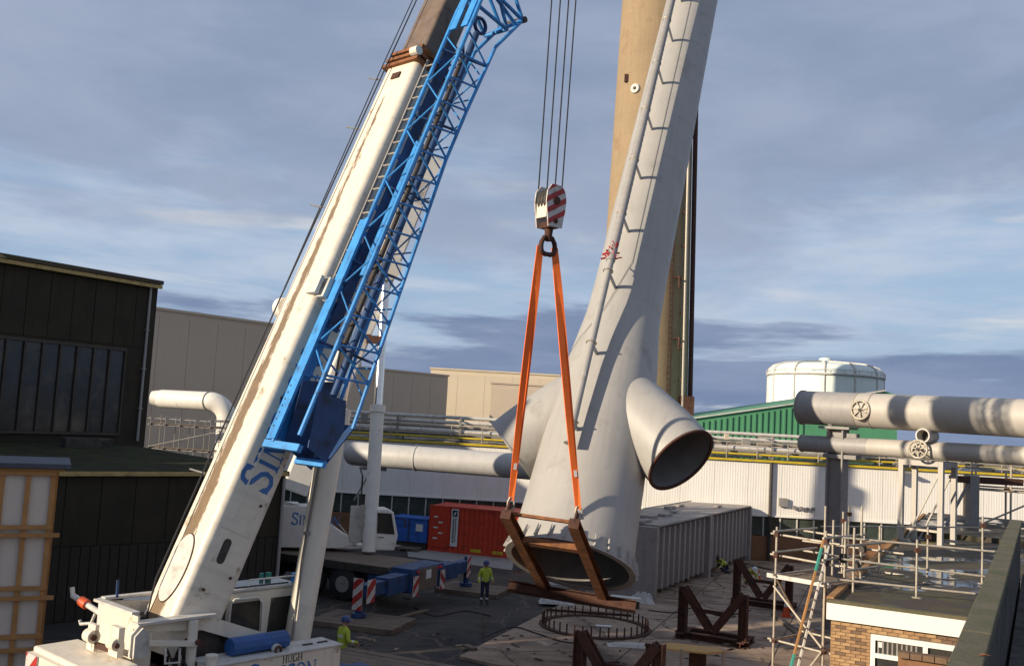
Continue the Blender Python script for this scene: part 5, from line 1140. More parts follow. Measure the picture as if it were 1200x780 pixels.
for k in (0, 1):
    d_ = MB().box((.03, .14+CW*.445*k+.52, CH/2), (.05, 1.06, CH-.36)).build('door', 'red_container', con, bevel=.01)
    for q in (.28, .78):
        y = .14+CW*.445*k+q
        MB().tube((-.035, y, .18), (-.035, y, CH-.15), .02, n=8).build('lock_rod', 'galv', d_)
    for i in range(5): MB().box((.0, .14+CW*.445*k+.52+random.uniform(-.1, .1), CH*.35+i*.22), (.008, random.uniform(.3, .55), .07)).build('marking', 'white_decal', d_)
MB().box((CL-.0, CW/2, CH/2), (.05, CW-.3, CH-.3)).build('end_wall', 'red_container', con)
sgn_ = MB().box((1.55, -.005, 1.42), (.42, .02, 2.1)).build('sign_board', 'white_decal', con)
MB().box((1.55, -.018, 2.22), (.30, .008, .36)).build('sign_logo', 'dark_decal', sgn_); MB().slab([(1.47, -.023, 2.12), (1.55, -.023, 2.12), (1.63, -.023, 2.3), (1.55, -.023, 2.3)], (0, -1, 0), .002).build('sign_logo', 'white_decal', sgn_)
for cx_, hgt in ((1.48, .075), (1.61, .05)):
    m_ = MB(); z = 1.95
    while z > .62:
        l_ = random.uniform(.05, .1); m_.box((cx_, -.018, z-l_/2), (hgt*1.3, .006, l_)); z -= l_+.03
    m_.build('sign_text', 'letter_dark', sgn_)
for x in (0,): MB().box((.62, .0, 1.4), (.95, .03, 2.3)).build('flat_panel', 'red_container', con)
for i in range(5): MB().box((.4+.3*(i % 2), -.018, .75+i*.3), (.26, .006, .08)).build('marking', 'white_decal', con)
for x in (2.9, 4.2): MB().box((x, -.003, .2), (.62, .012, .26)).build('fork_pocket', 'yellow_bright', con)

bs = XY(P(458, 620, 56.6)); sk = thing('blue_skip', 'blue steel storage box left of the red container', 'skip', frame(cdx, cdy, V((0, 0, 1)), V((bs.x, bs.y, .02))))
MB().box((1.1, .8, 1.05), (2.2, 1.5, 1.3)).build('body', 'blue_box', sk, bevel=.03)
MB().box((1.1, .8, 1.74), (2.28, 1.58, .07)).build('lid', 'blue_box', sk); MB().box((1.1, .02, 1.05), (.05, .03, 1.25)).build('door_seam', 'dark_machine', sk)
MB().box((1.75, .03, 1.25), (.42, .02, .4)).build('label', 'white_decal', sk); MB().box((1.1, .8, .2), (2.1, 1.3, .38)).build('skid', 'dark_machine', sk)
for i, (px, py) in enumerate(((455, 642), (480, 645), (470, 640))):
    q = G(px, py); t = thing('pallet', ('pallet of pale boards by the crane cab', 'pallet of grey boards in front of the blue storage box', 'pallet beneath the blue storage box edge')[i], 'pallet', Tm(V((q.x, q.y, .01))) @ Matrix.Rotation(-.4+.2*i, 4, 'Z'))
    for k in range(5): MB().box((0, -.45+k*.22, .16), (1.2, .14, .03)).build('board', 'off_white' if i == 0 else 'timber_grey', t)
    for k in (-.5, 0, .5): MB().box((k, 0, .07), (.12, 1.0, .14)).build('bearer', 'timber_grey', t)

# ================================================================== LONG GREY RIBBED DUCT BOX
q0, q1 = G(757, 705), G(872, 657.5); dx_ = XY(q1-q0); DL = dx_.length; dx_.normalize(); dy_ = V((-dx_.y, dx_.x, 0))
dbx = thing('duct_box', 'long grey ribbed steel duct section lying on the concrete behind the stack', 'duct', frame(dx_, dy_, V((0, 0, 1)), V((q0.x, q0.y, .1))))
DH, DW = 3.2, 3.0
MB().box((DL/2+.3, DW/2+.06, DH/2+.25), (DL-.6, DW, DH-.5)).build('body', 'duct_grey', dbx)
nr = 21
rbm = MB().add([(-.2, 0, 0), (-.13, -.26, 0), (.13, -.26, 0), (.2, 0, 0), (-.2, 0, DH-.42), (-.13, -.26, DH-.42), (.13, -.26, DH-.42), (.2, 0, DH-.42)], [(0, 1, 5, 4), (1, 2, 6, 5), (2, 3, 7, 6), (4, 5, 6, 7), (3, 2, 1, 0)]).mesh('rib', 'duct_grey')
for i in range(nr): link('rib', rbm, dbx, Tm((.75+(DL-1.2)*i/(nr-1), .06, .3+random.uniform(-.02, .02))))
MB().box((DL/2+.3, DW/2, DH+.02), (DL-.5, DW+.6, .07)).build('top_flange', 'duct_grey', dbx)
for x in (.18, DL*.5, DL-.1): MB().box((x, DW/2, DH/2), (.34, DW+.75, DH+.0)).build('end_frame', 'duct_grey', dbx, bevel=.01)
for i in range(7): MB().box((1.2+i*2.1, random.uniform(.6, 2.4), DH+.13), (random.uniform(.4, 1.6), random.uniform(.2, .9), random.uniform(.06, .16))).build('top_stiffener', 'duct_grey', dbx)
for i in range(9): MB().box((.6+i*(DL-1)/8, .35, .1), (.3, .4, .28)).build('bearer', 'timber_grey', dbx)
MB().path([(5, DW*.7, DH+.35), (13, DW*.7, DH+.35)], .03, 6).build('top_rail', 'galv', dbx)
def crumple(name, c, sx, sy, sz, mt, label, cat, n=16):
    m_ = MB(); vs = []; fs = []
    for i in range(n+1):
        for j in range(n+1):
            u, v = i/n-.5, j/n-.5; e_ = max(0, 1-(2*u)**4)*max(0, 1-(2*v)**4)
            vs.append(V((c.x+u*sx, c.y+v*sy, c.z+.01+e_*sz*random.uniform(.35, 1))))
    for i in range(n):
        for j in range(n): a_ = i*(n+1)+j; fs.append((a_, a_+1, a_+n+2, a_+n+1))
    m_.add(vs, fs); return tag(m_.build(name, mt), label, cat)
crumple('plastic_sheet', G(752, 706, .1), 1.1, .7, .5, 'plastic_sheet', 'crumpled clear plastic at the near foot of the grey duct', 'plastic sheet')
crumple('plastic_sheet', G(652, 706, .1), 1.5, .8, .45, 'plastic_sheet', 'grey wrapped bundle on the slab under the lifting cradle', 'plastic sheet')
q = G(732, 711, .1); ws = thing('steel_saddle', 'small white block with curved dark recess under the cradle', 'block', Tm(q) @ Matrix.Rotation(-.3, 4, 'Z'))
MB().box((-.55, 0, .22), (.14, .4, .44)).build('leg', 'white_paint', ws); MB().box((.1, 0, .38), (1.15, .42, .12)).build('top', 'white_paint', ws); MB().box((.1, .05, .16), (1.0, .3, .3)).build('core', 'dark_machine', ws)
q = G(636, 700, .1); cbk = thing('concrete_block', 'pale concrete block on the slab edge under the cradle', 'block', Tm(V((q.x+.6, q.y+.4, .1))) @ Matrix.Rotation(.4, 4, 'Z')); MB().box((0, 0, .3), (.8, .7, .6)).build('block', 'concrete_light', cbk, bevel=.03); MB().torus((0, 0, .62), (1, 0, 0), .12, .03, 14, 6).build('lifting_loop', 'rust', cbk)
crumple('red_bag', G(634, 692, 0), .5, .4, .5, 'red_tape', 'small red bag on the asphalt beside the cradle', 'bag', 8)

# ================================================================== ANCHOR BOLT RING
q = G(697, 734, .1); ring = thing('bolt_ring', 'rusty ring of upright anchor bolts cast in the slab', 'anchor ring', V((q.x, q.y, .104)))
annulus(MB(), 2.12, 1.88, 0, .05).build('template_ring', 'rust', ring)
bm_ = MB().tube((0, 0, 0), (0, 0, .34), .03, n=7).mesh('bolt', 'rust')
for i in range(40):
    t = 2*math.pi*i/40; o = link('bolt', bm_, ring, Tm((2.0*math.cos(t), 2.0*math.sin(t), .05)) @ Matrix.Rotation(random.uniform(-.07, .07), 4, 'X'))
MB().box((.35, .1, .03), (.6, .25, .03)).build('paper_scrap', 'white_decal', ring)

# ================================================================== V CRADLES
def cradle(c, rz, w, h, d, label, z=.1):
    t = thing('saddle_cradle', label, 'cradle', Tm(V((c.x, c.y, z))) @ Matrix.Rotation(rz, 4, 'Z'), 'rusty V-shaped steel saddle cradles')
    s_ = .30
    for y in (0, d):
        if y: 
            MB().box((0, y, .12), (w+.3, .26, .22)).build('base_beam', 'rust', t); continue
        for x in (-w/2, w/2): MB().ibeam((x, y, .24), (x, y, h), s_, s_, .03, (1, 0, 0)).build('post', 'rust', t)
        MB().ibeam((-w/2-.25, y, .12), (w/2+.25, y, .12), .26, .23, .03).build('base_beam', 'rust', t)
        for sg in (-1, 1): MB().ibeam((sg*(w/2-.02), y-.01, h-.02), (sg*.07, y-.01, .42), s_*.9, s_*.9, .03, (0, 1, 0)).build('v_arm', 'rust', t)
        MB().bar((-w*.27, y+.16, h*.56), (w*.27, y+.16, h*.56), .08, .14).build('tie_bar', 'rust', t)
    for x in (-w/2, w/2): MB().ibeam((x, -.35, .01+.1), (x, d+.3, .11), .3, .2, .03).build('foot_beam', 'rust', t)
    return t
cradle(G(834, 752, .1), -.50, 2.25, 1.85, .9, 'rusty V-shaped cradle in the middle of the slab behind the plywood table')
cradle(G(893, 711, .1), -.48, 2.3, 1.95, .9, 'rusty V-shaped cradle furthest back, by the orange cones')
cradle(G(722, 830, .1), -.50, 2.3, 1.9, .9, 'rusty V-shaped cradle cut by the bottom edge of the photo')

# plywood table
q = G(808, 760, 1.2); tb = thing('plywood_table', 'plywood-topped steel work stand at the bottom edge of the slab', 'table', Tm(V((q.x, q.y, .1))) @ Matrix.Rotation(-.25, 4, 'Z'))
MB().prism([(-1.05, -.2), (-.6, .42), (.7, .38), (1.1, .05), (.5, -.45), (-.7, -.45)], 1.10, 1.15).build('top', 'plywood', tb)
for x, y in ((-.2, -.42), (1.0, 0)): MB().tube((x, y, 0), (x, y, 1.18), .045, n=8).build('tube_leg', 'galv', tb)
MB().box((.25, .02, .55), (.5, .3, 1.1)).build('steel_post', 'rust', tb); MB().box((-1.25, .15, .55), (.14, .14, 1.1)).build('steel_post', 'rust', tb); MB().box((-.5, .1, 1.06), (1.7, .12, .08)).build('bearer', 'rust', tb)
crumple('plastic_sheet', G(745, 757, .1), 2.0, .6, .14, 'off_white', 'flat grey sheet lying on the slab left of the plywood table', 'sheet', 8)
# planks, cones, debris
def plank(px0, py0, px1, py1, label, w=.22, mt='timber_grey', z=.1):
    a_, b_ = G(px0, py0, z), G(px1, py1, z); return tag(MB().bar(a_+V((0, 0, .05)), b_+V((0, 0, .05)), w, .08).build('plank', mt, bevel=.01), label, 'plank')
plank(834, 675, 884, 662, 'long plank on the slab beside the grey duct'); plank(870, 660, 905, 668, 'shorter plank near the brick plinth'); plank(850, 757, 868, 750, 'short plank by the foot of the middle cradle')
plank(640, 715, 740, 722, 'rusty angle bar lying behind the bolt ring', .1, 'rust'); plank(905, 720, 935, 745, 'thin offcut near the scaffold tower', .12); plank(500, 716, 470, 724, 'loose board on the asphalt beside the near mat', .2, z=.0)
plank(545, 757, 556, 762, 'short brown offcut on the slab corner', .25)
def cone(px, py, h, label, z=.1):
    t = thing('traffic_cone', label, 'cone', G(px, py, z), 'orange traffic cones')
    MB().box((0, 0, .02), (h*.55, h*.55, .04)).build('base', 'cone_orange', t); MB().lathe([(h*.22, .04), (h*.12, h*.52)], 16).build('lower_body', 'cone_orange', t, smooth=40)
    MB().lathe([(h*.12, h*.52), (h*.085, h*.72)], 16).build('white_sleeve', 'reflective', t, smooth=40); MB().lathe([(h*.085, h*.72), (h*.035, h*1.0)], 16).build('tip', 'cone_orange', t, smooth=40)
cone(921, 722, .8, 'largest orange cone, beside the scaffold tower'); cone(882, 683, .6, 'small orange cone, left of a pair behind the rear cradle'); cone(889, 681, .6, 'small orange cone, right of a pair behind the rear cradle')
def litter(name, spots, n, label, z, mt):
    m_ = MB(); rnd = random.Random(len(label))
    for _ in range(n):
        x0_, x1_, y0_, y1_ = rnd.choice(spots); q_ = G(rnd.uniform(x0_, x1_), rnd.uniform(y0_, y1_), z); m_.k = rnd.randrange(len(mt)); l_ = rnd.choice((.05, .08, .12, .3, .5)); m_.box((q_.x, q_.y, z+.02), (l_, rnd.uniform(.04, .12), rnd.uniform(.015, .05)), rnd.uniform(0, 3))
    o_ = m_.build(name, mt); o_['kind'] = 'stuff'; tag(o_, label, 'litter'); return o_
litter('slab_litter', [(765, 905, 712, 778), (560, 680, 742, 778), (690, 765, 745, 778), (790, 900, 672, 700)], 45, 'small scraps of timber and rubble scattered over the concrete slab', .1, ['timber_grey', 'rust', 'concrete', 'dark_machine'])
litter('yard_litter', [(470, 560, 700, 760), (400, 470, 745, 762), (480, 600, 668, 690)], 40, 'small stones and scraps scattered over the dark asphalt', 0, ['timber_grey', 'asphalt', 'concrete'])
def cable(px, label, z, mt='black_rubber', r=.022):
    pts = [G(a_, b_, z)+V((0, 0, r+.004)) for a_, b_ in px]; out = []
    for i in range(len(pts)-1):
        p0, p1, p2, p3 = pts[max(i-1, 0)], pts[i], pts[i+1], pts[min(i+2, len(pts)-1)]
        for k_ in range(6): t_ = k_/6; out.append(.5*((2*p1)+(p2-p0)*t_+(2*p0-5*p1+4*p2-p3)*t_*t_+(-p0+3*p1-3*p2+p3)*t_**3))
    out.append(pts[-1]); tag(MB().path(out, r, 6).build('cable', mt, smooth=50), label, 'cable')
cable([(760, 715), (790, 718), (815, 712), (845, 722), (880, 715)], 'black cable snaking past the bolt ring towards the cradles', .1)
cable([(565, 748), (600, 735), (628, 742), (660, 752), (700, 756)], 'black hose lying on the slab left of the bolt ring', .1)
cable([(486, 712), (510, 722), (545, 716), (575, 722)], 'black hose on the asphalt near the standing worker', 0)
# weeds / rebar tuft at slab edge
rb = thing('rebar_tuft', 'tuft of thin upright wires at the left slab edge', 'wire', G(566, 742, 0))
for i in range(6): MB().path([(random.uniform(-.1, .1), random.uniform(-.1, .1), 0), (random.uniform(-.25, .25), random.uniform(-.1, .1), random.uniform(.35, .75))], .012, 5).build('wire', 'timber_grey', rb)

# ================================================================== PEOPLE
def person(loc, rz, joints, zones, label, helmet, extra=None):
    """body grown with a Skin modifier from a posed skeleton; clothing colours by zone"""
    me = bpy.data.meshes.new('body'); names = list(joints); vs = [V(joints[n][0]) for n in names]; ix = {n: i for i, n in enumerate(names)}
    E_ = [('pelvis', 'waist'), ('waist', 'chest'), ('chest', 'neck'), ('neck', 'head'), ('head', 'crown')]
    for s_ in 'LR': E_ += [('chest', 'sh'+s_), ('sh'+s_, 'el'+s_), ('el'+s_, 'wr'+s_), ('wr'+s_, 'ha'+s_), ('pelvis', 'hip'+s_), ('hip'+s_, 'kn'+s_), ('kn'+s_, 'an'+s_), ('an'+s_, 'to'+s_)]
    me.from_pydata(vs, [(ix[a_], ix[b_]) for a_, b_ in E_], [])
    o = bpy.data.objects.new('body', me); col.objects.link(o); o.modifiers.new('skin', 'SKIN'); s = o.modifiers.new('sub', 'SUBSURF'); s.levels = s.render_levels = 2
    for n in names:
        r = joints[n][1]; sv = me.skin_vertices[0].data[ix[n]]; sv.radius = r if isinstance(r, tuple) else (r, r); sv.use_root = n == 'pelvis'
    dg = bpy.context.evaluated_depsgraph_get(); dg.update(); ev = bpy.data.meshes.new_from_object(o.evaluated_get(dg)); bpy.data.objects.remove(o)
    ev.materials.clear(); ml = ['hivis', 'navy_cloth', 'skin', 'boot', 'reflective']
    for q in ml: ev.materials.append(M[q])
    jp = {n: V(joints[n][0]) for n in names}
    seg = [(jp[a_], jp[b_], a_, b_) for a_, b_ in E_]
    for p in ev.polygons:
        c = p.center; best = None
        for a_, b_, na, nb in seg:
            ab = b_-a_; t = max(0, min(1, (c-a_).dot(ab)/max(1e-6, ab.length_squared))); d = (c-(a_+ab*t)).length
            if best is None or d < best[0]: best = (d, na, nb, t)
        _, na, nb, t = best; k = na[:2]+nb[:2]
        mi = 0
        if nb in ('head', 'crown') or na == 'head': mi = 2 if not (na == 'neck' and t < .25) else 0
        elif nb[:2] == 'ha': mi = 2
        elif nb[:2] == 'to' or (nb[:2] == 'an' and t > .85): mi = 3
        elif na[:3] == 'hip' or nb[:3] == 'hip' and na == 'pelvis': mi = zones.get('legs', 1)
        elif na[:2] == 'kn': mi = 4 if .45 < t < .68 and zones.get('bands') else zones.get('legs', 1)
        elif na == 'waist' and .35 < t < .6: mi = 4
        elif na[:2] == 'el' and .3 < t < .55: mi = 4
        p.material_index = mi
    ev.shade_smooth()
    t = thing('person', label, 'person', Tm(loc) @ Matrix.Rotation(rz, 4, 'Z'))
    b = bpy.data.objects.new('body', ev); col.objects.link(b); b.parent = t
    hm = jp['head']; up = (jp['crown']-jp['head']).normalized(); fw = V(joints.get('_f', (0, -1, 0)) if False else (0, -1, 0)); fw = (fw-up*fw.dot(up)).normalized(); rt_ = fw.cross(up)
    HMt = frame(rt_, -fw, up, hm)
    MB(HMt).lathe([(.135, .055), (.132, .09), (.115, .15), (.075, .19), (.02, .205)], 20).build('helmet', helmet, t, smooth=50)
    MB(HMt).rings([[V((.15*math.cos(2*math.pi*j/20), -.02+.17*math.sin(2*math.pi*j/20)*(1.1 if math.sin(2*math.pi*j/20) < 0 else .85), h_)) for j in range(20)] for h_ in (.048, .062)]).build('helmet_brim', helmet, t)
    MB(HMt).path([(0, -.095, .01), (0, -.13, -.02), (0, -.1, -.035)], [.014, .022, .014], 8).build('nose', 'skin', t, smooth=50)
    for s_ in (-1, 1):
        MB(HMt).lathe([(.005, -.004), (.013, 0), (.005, .004)], 8, (s_*.038, -.1, .03)).build('eye', 'boot', t)
        MB(HMt).path([(s_*.095, .0, .03), (s_*.107, .01, .0), (s_*.095, .005, -.03)], [.012, .02, .01], 8).build('ear', 'skin', t, smooth=50)
        # five separate fingers rooted in each palm
        hn = 'ha'+('L' if s_ < 0 else 'R'); wr = 'wr'+hn[-1]; d = (jp[hn]-jp[wr]).normalized(); sd_ = d.cross(V((s_*1., .3, .1))).normalized(); nn = sd_.cross(d)
        m_ = MB()
        for i, (off, ln_) in enumerate(((-.03, .07), (-.01, .085), (.01, .08), (.03, .06))):
            a_ = jp[hn]+sd_*off; m_.path([a_-d*.01, a_+d*ln_*.5+nn*.01, a_+d*ln_*.85+nn*.03], [.011, .01, .008], 6)
        a_ = jp[hn]-d*.04+sd_*-.035; m_.path([a_, a_-sd_*.025+d*.03, a_-sd_*.03+d*.06+nn*.01], [.013, .012, .009], 6)
        m_.build('fingers', 'skin', t, smooth=50)
    return t
def standing(lean=0., armL=(-.30, -.12, .98), armR=(.32, -.05, 1.0)):
    return {'pelvis': ((0, 0, .95), (.15, .12)), 'waist': ((0, -.01, 1.12), (.165, .125)), 'chest': ((0, -.01-lean, 1.36), (.185, .135)), 'neck': ((0, -.01-lean, 1.52), .07), 'head': ((0, -.03-lean, 1.64), (.085, .10)), 'crown': ((0, -.03-lean, 1.76), (.075, .085)),
        'shL': ((-.19, -lean, 1.43), .085), 'elL': ((-.27, .02-lean, 1.16), .066), 'wrL': ((armL[0], armL[1]-lean, armL[2]-.02), .048), 'haL': ((armL[0]+.01, armL[1]-.03-lean, armL[2]-.11), (.04, .03)),
        'shR': ((.19, -lean, 1.43), .085), 'elR': ((.27, .02-lean, 1.16), .066), 'wrR': ((armR[0], armR[1]-lean, armR[2]-.02), .048), 'haR': ((armR[0]-.01, armR[1]-.03-lean, armR[2]-.11), (.04, .03)),
        'hipL': ((-.095, 0, .88), .105), 'knL': ((-.11, -.02, .49), .078), 'anL': ((-.12, .02, .10), .055), 'toL': ((-.14, -.14, .05), (.05, .045)),
        'hipR': ((.095, 0, .88), .105), 'knR': ((.11, -.03, .49), .078), 'anR': ((.12, .02, .10), .055), 'toR': ((.15, -.14, .05), (.05, .045))}
person(G(567, 708), .35, standing(), {'legs': 1, 'bands': True}, 'worker in yellow hi-vis coat and dark trousers standing by the far outrigger mat', 'helmet_blue')
q = P(401, 748, 28.6); person(V((q.x, q.y, 0)), 2.3, standing(.05, (-.24, -.3, 1.12), (.22, -.32, 1.15)), {'legs': 0}, 'worker in hi-vis suit standing behind the foreground crane', 'helmet_blue')
def crouch():
    j = {'pelvis': ((0, .15, .36), (.16, .13)), 'waist': ((0, .02, .5), (.165, .13)), 'chest': ((0, -.2, .66), (.18, .135)), 'neck': ((0, -.34, .74), .07), 'head': ((0, -.44, .78), (.085, .1)), 'crown': ((0, -.52, .86), (.075, .085)),
         'shL': ((-.19, -.24, .68), .085), 'elL': ((-.26, -.36, .44), .066), 'wrL': ((-.2, -.52, .28), .048), 'haL': ((-.18, -.58, .2), (.04, .03)), 'shR': ((.19, -.24, .68), .085), 'elR': ((.26, -.36, .44), .066), 'wrR': ((.2, -.54, .3), .048), 'haR': ((.18, -.6, .22), (.04, .03)),
         'hipL': ((-.12, .1, .36), .105), 'knL': ((-.2, -.28, .42), .08), 'anL': ((-.16, .02, .1), .055), 'toL': ((-.17, -.14, .05), (.05, .045)), 'hipR': ((.12, .1, .36), .105), 'knR': ((.2, -.2, .12), .08), 'anR': ((.16, .22, .09), .055), 'toR': ((.17, .3, .05), (.05, .045))}
    return j
person(G(849, 671, .1), -1.2, crouch(), {'legs': 1}, 'worker crouching in hi-vis jacket beside the grey duct', 'boot')
person(G(876, 684, .1), .5, crouch(), {'legs': 0}, 'worker kneeling in hi-vis behind the rear cradle', 'helmet_white')

# ================================================================== BRICK HUT WITH FLAT WET ROOF (right)
RZ = 4.0
h0, h1, hF = G(978, 703, RZ), G(1132, 722, RZ), G(1118, 606, RZ)
gx = XY(h1-h0).normalized(); gy = V((-gx.y, gx.x, 0)); fl = XY(hF-h0); gy = (fl-gx*0).normalized()
HLn = fl.length; HWd = 8.0
hut = thing('brick_hut', 'long flat-roofed brick building with white fascia and wet roof at right', 'building', frame(gx, gy, V((0, 0, 1)), XY(h0)))
def hq(x, y, z): return V((x, y, z))
MB().box((HWd/2, HLn/2, RZ/2-.25), (HWd-.1, HLn, RZ-.5)).build('wall_core', 'mortar', hut)
MB().prism([(-.12, -.12), (HWd, -.12), (HWd, HLn+.1), (-.12, HLn+.1)], RZ-.16, RZ-.03).build('roof', 'roof_felt', hut)
MB().box((HWd/2, -.14, RZ-.21), (HWd+.3, .05, .42)).build('fascia', 'fascia', hut)
MB().box((-.14, HLn/2, RZ-.19), (.05, HLn+.2, .36)).build('side_fascia', 'timber', hut)
MB().box((HWd/2, -.10, RZ+.0), (HWd+.3, .18, .07)).build('roof_edge', 'coping', hut); MB().box((-.1, HLn/2, RZ+.02), (.16, HLn, .1)).build('roof_edge', 'timber', hut)
MB().box((HWd/2, HLn*.80, RZ+.07), (HWd-.3, HLn*.38, .2)).build('upper_roof', 'roof_felt', hut)
def blob(cx_, cy_, rx, ry, z, seed):
    rnd = random.Random(seed); ph = [rnd.uniform(0, 6.28) for _ in range(5)]; n = 40; pts = []
    for i in range(n):
        t = 2*math.pi*i/n; r = 1+.28*math.sin(2*t+ph[0])+.18*math.sin(3*t+ph[1])+.12*math.sin(5*t+ph[2])+.07*math.sin(9*t+ph[3]); pts.append((cx_+rx*r*math.cos(t), cy_+ry*r*math.sin(t), z))
    return MB().add(pts, [tuple(range(n))])
for i, (x, y, rx, ry) in enumerate(((.75, 2.6, .35, 1.2),)[:0]) if True else enumerate(((.75, 2.6, .35, 1.2), (1.7, 3.4, .35, .7), (1.0, 6.0, .4, 1.1), (2.4, 6.2, .5, .9), (1.6, 9.3, .55, .9), (3.3, 9.0, .4, 1.1), (2.6, 12.2, .6, .7), (3.6, 5.0, .35, .5), (4.4, 11.5, .5, 1.0))): blob(x, y, rx, ry, RZ-.026+.0012*i, i).build('puddle', 'puddle', hut)
# bricks of the visible front, each its own piece
WX0, WX1, WZ1 = .82, 3.2, RZ-.63
bms = [MB().box((0, 0, 0), (.215, .05, .065)).mesh('brick', m__) for m__ in ('brick_a', 'brick_b', 'brick_c')]
hbm = MB().box((0, 0, 0), (.103, .05, .065)).mesh('brick', 'brick_b'); k = 0; z = RZ-.50
while z > 2.3:
    x = -.06+(.1125 if k % 2 else 0)
    if k % 2: link('brick', hbm, hut, Tm((-.008, -.028, z)))
    while x < 2.75:
        if z < WZ1+.035 and x+.215 > WX0 and x < WX1:
            if x < WX0-.03: MB().box(((x+WX0-.012)/2, -.028, z), (WX0-.012-x, .05, .065)).build('brick', 'brick_b', hut)
        else: link('brick', random.choices(bms, (5, 4, 2))[0], hut, Tm((x+.107, .0-.028+random.uniform(-.004, .004), z)))
        x += .225
    z -= .075; k += 1
MB().box((1.3, .02, 1.15), (2.8, .09, 2.3)).build('lower_brickwork', 'far_brick', hut)
# the brick side facing the yard
MB().box((-.03, HLn/2, (RZ-.4)/2), (.06, HLn-.2, RZ-.42)).build('side_brickwork', 'far_brick', hut)
wfz = WZ1
wn_ = MB().box(((WX0+WX1)/2, -.045, wfz-.06), (WX1-WX0, .08, .12)).build('window_frame', 'fascia', hut)
for x in (WX0+.05, WX0+1.15, WX0+2.3): MB().box((x, -.05, wfz-.62), (.10, .085, 1.0)).build('window_post', 'fascia', wn_)
MB().box((WX0+.6, -.05, wfz-.46), (1.0, .08, .10)).build('window_transom', 'fascia', wn_)
MB().box((WX0+1.72, -.05, wfz-.46), (1.06, .08, .10)).build('window_transom', 'fascia', wn_)
for x0, x1 in ((WX0+.1, WX0+1.1), (WX0+1.2, WX0+2.25)):
    for z0, z1 in ((wfz-.41, wfz-.12), (wfz-1.1, wfz-.51)): MB().box(((x0+x1)/2, -.018, (z0+z1)/2), (x1-x0, .01, z1-z0)).build('pane', 'dark_glass', wn_)
for i in range(9): MB().box((WX0+.16+i*.1, -.026, wfz-.27), (.035, .004, .28)).build('blind_slat', 'steel_grey', wn_)
MB().box((WX0+.2, -.03, wfz-.22), (.08, .006, .12)).build('sticker', 'white_decal', wn_)

# low wall in front of the window (sunlit brick pier top)
lw = P(1085, 775, 17.5); lwt = thing('brick_pier', 'mossy brick pier top in front of the hut window', 'wall', frame(gx, gy, V((0, 0, 1)), V((lw.x-.5, lw.y, 0))))
zt = P(1085, 770, 17.5).z; MB().box((.9, .3, zt/2), (1.8, .5, zt)).build('wall', 'far_brick', lwt)
for i in range(9): MB().box((.1+i*.2, .04, zt+.04), (.185, .2, .1)).build('brick', 'brick_c', lwt)

# ------------------------------------------------------------------ parapet of the roof the camera stands on
PZ = 6.2
p0_, p1_ = G(1105, 780, PZ), G(1183, 608, PZ); pd = XY(p1_-p0_).normalized(); pn = V((pd.y, -pd.x, 0))
pr = G(1155, 780, PZ); pwid = abs((pr-p0_).dot(pn)); st0 = p0_-pd*9; PLn = (p1_-st0).length
par = thing('parapet_wall', 'mossy concrete parapet of the near roof in lower right corner', 'wall', frame(pd, -pn, V((0, 0, 1)), XY(st0)))
n_ = 12
for i in range(n_): MB().box((PLn*(i+.5)/n_, -pwid/2, PZ-.05+random.uniform(-.004, .004)), (PLn/n_-.012, pwid-.03, .1)).build('coping_stone', 'coping', par, bevel=.012)
MB().box((PLn/2, -pwid/2, (PZ-.1)/2), (PLn-.04, pwid-.09, PZ-.1)).build('wall', 'render_dark', par)
struct('near_roof', MB().prism([(q_.x, q_.y) for q_ in (st0+pn*(pwid+.0), p1_+pn*(pwid+.0), p1_+pn*14, st0+pn*14)], 0, PZ-1.15), 'render_dark')
lf = G(1153, 768, PZ+.006); tag(MB(Tm(lf)).add([(-.05, 0, 0), (0, -.018, .012), (.06, .0, .004), (0, .02, .015)], [(0, 1, 2, 3)]).build('dead_leaf', 'rust_orange'), 'brown dead leaf lying on the mossy parapet', 'leaf')

# ------------------------------------------------------------------ scaffold tower beside the hut, ladder, guard rails
sa, sb = G(908, 800), G(972, 806)
a_ = P(908, 700, 25.6); b_ = P(966, 700, 24.6); sx = XY(b_-a_); slen = sx.length; sx.normalize(); syv = V((-sx.y, sx.x, 0))
tw = thing('scaffold_tower', 'galvanised scaffold tower with boarded lift beside the brick hut', 'scaffolding', frame(sx, syv, V((0, 0, 1)), V((a_.x, a_.y, .1))))
def zof(py, px=935, Y=25.): return P(px, py, Y).z-.1
def tbar(name, p, q_, r=.03, m__='galv'): MB().path([p, q_], r, 8).build(name, m__, tw, smooth=50)
D2 = 1.7
ztop = zof(607)
for x, y, t_ in ((0, 0, ztop-.3), (slen, 0, zof(618)), (.45, D2, ztop+.25), (slen+.1, D2, ztop+.35), (slen*.55, 0, zof(655)+1.1)): 
    if x == slen*.55: continue
    tbar('standard', (x, y, 0), (x, y, t_)); MB().box((x, y, .01), (.15, .15, .02)).build('base_plate', 'galv', tw)
for y in (0, D2):
    for zz in (zof(630), zof(655), zof(757)): tbar('ledger', (-.2, y+.06, zz), (slen+.35, y+.06, zz-.04))
for zz in (zof(628), zof(653), zof(680), zof(758)):
    for x in (0, slen): tbar('transom', (x+.06, -.25, zz+.05), (x+.06, D2+.3, zz+.05))
zd = zof(682)
for i in range(6): MB().box((slen/2, .12+i*.27, zd), (slen+.4, .235, .045)).build('scaffold_board', 'timber_grey', tw, bevel=.005)
MB().box((slen/2, -.08, zd+.05), (slen+.4, .035, .11)).build('toe_board', 'off_white', tw)
tbar('brace', (0, -.08, zd-.2), (slen, -.08, zof(757)+.1)); tbar('brace', (slen, -.08, zof(757)), (0, -.08, .3)); tbar('brace', (-.05, .1, zd), (-.05, D2, zof(757)))
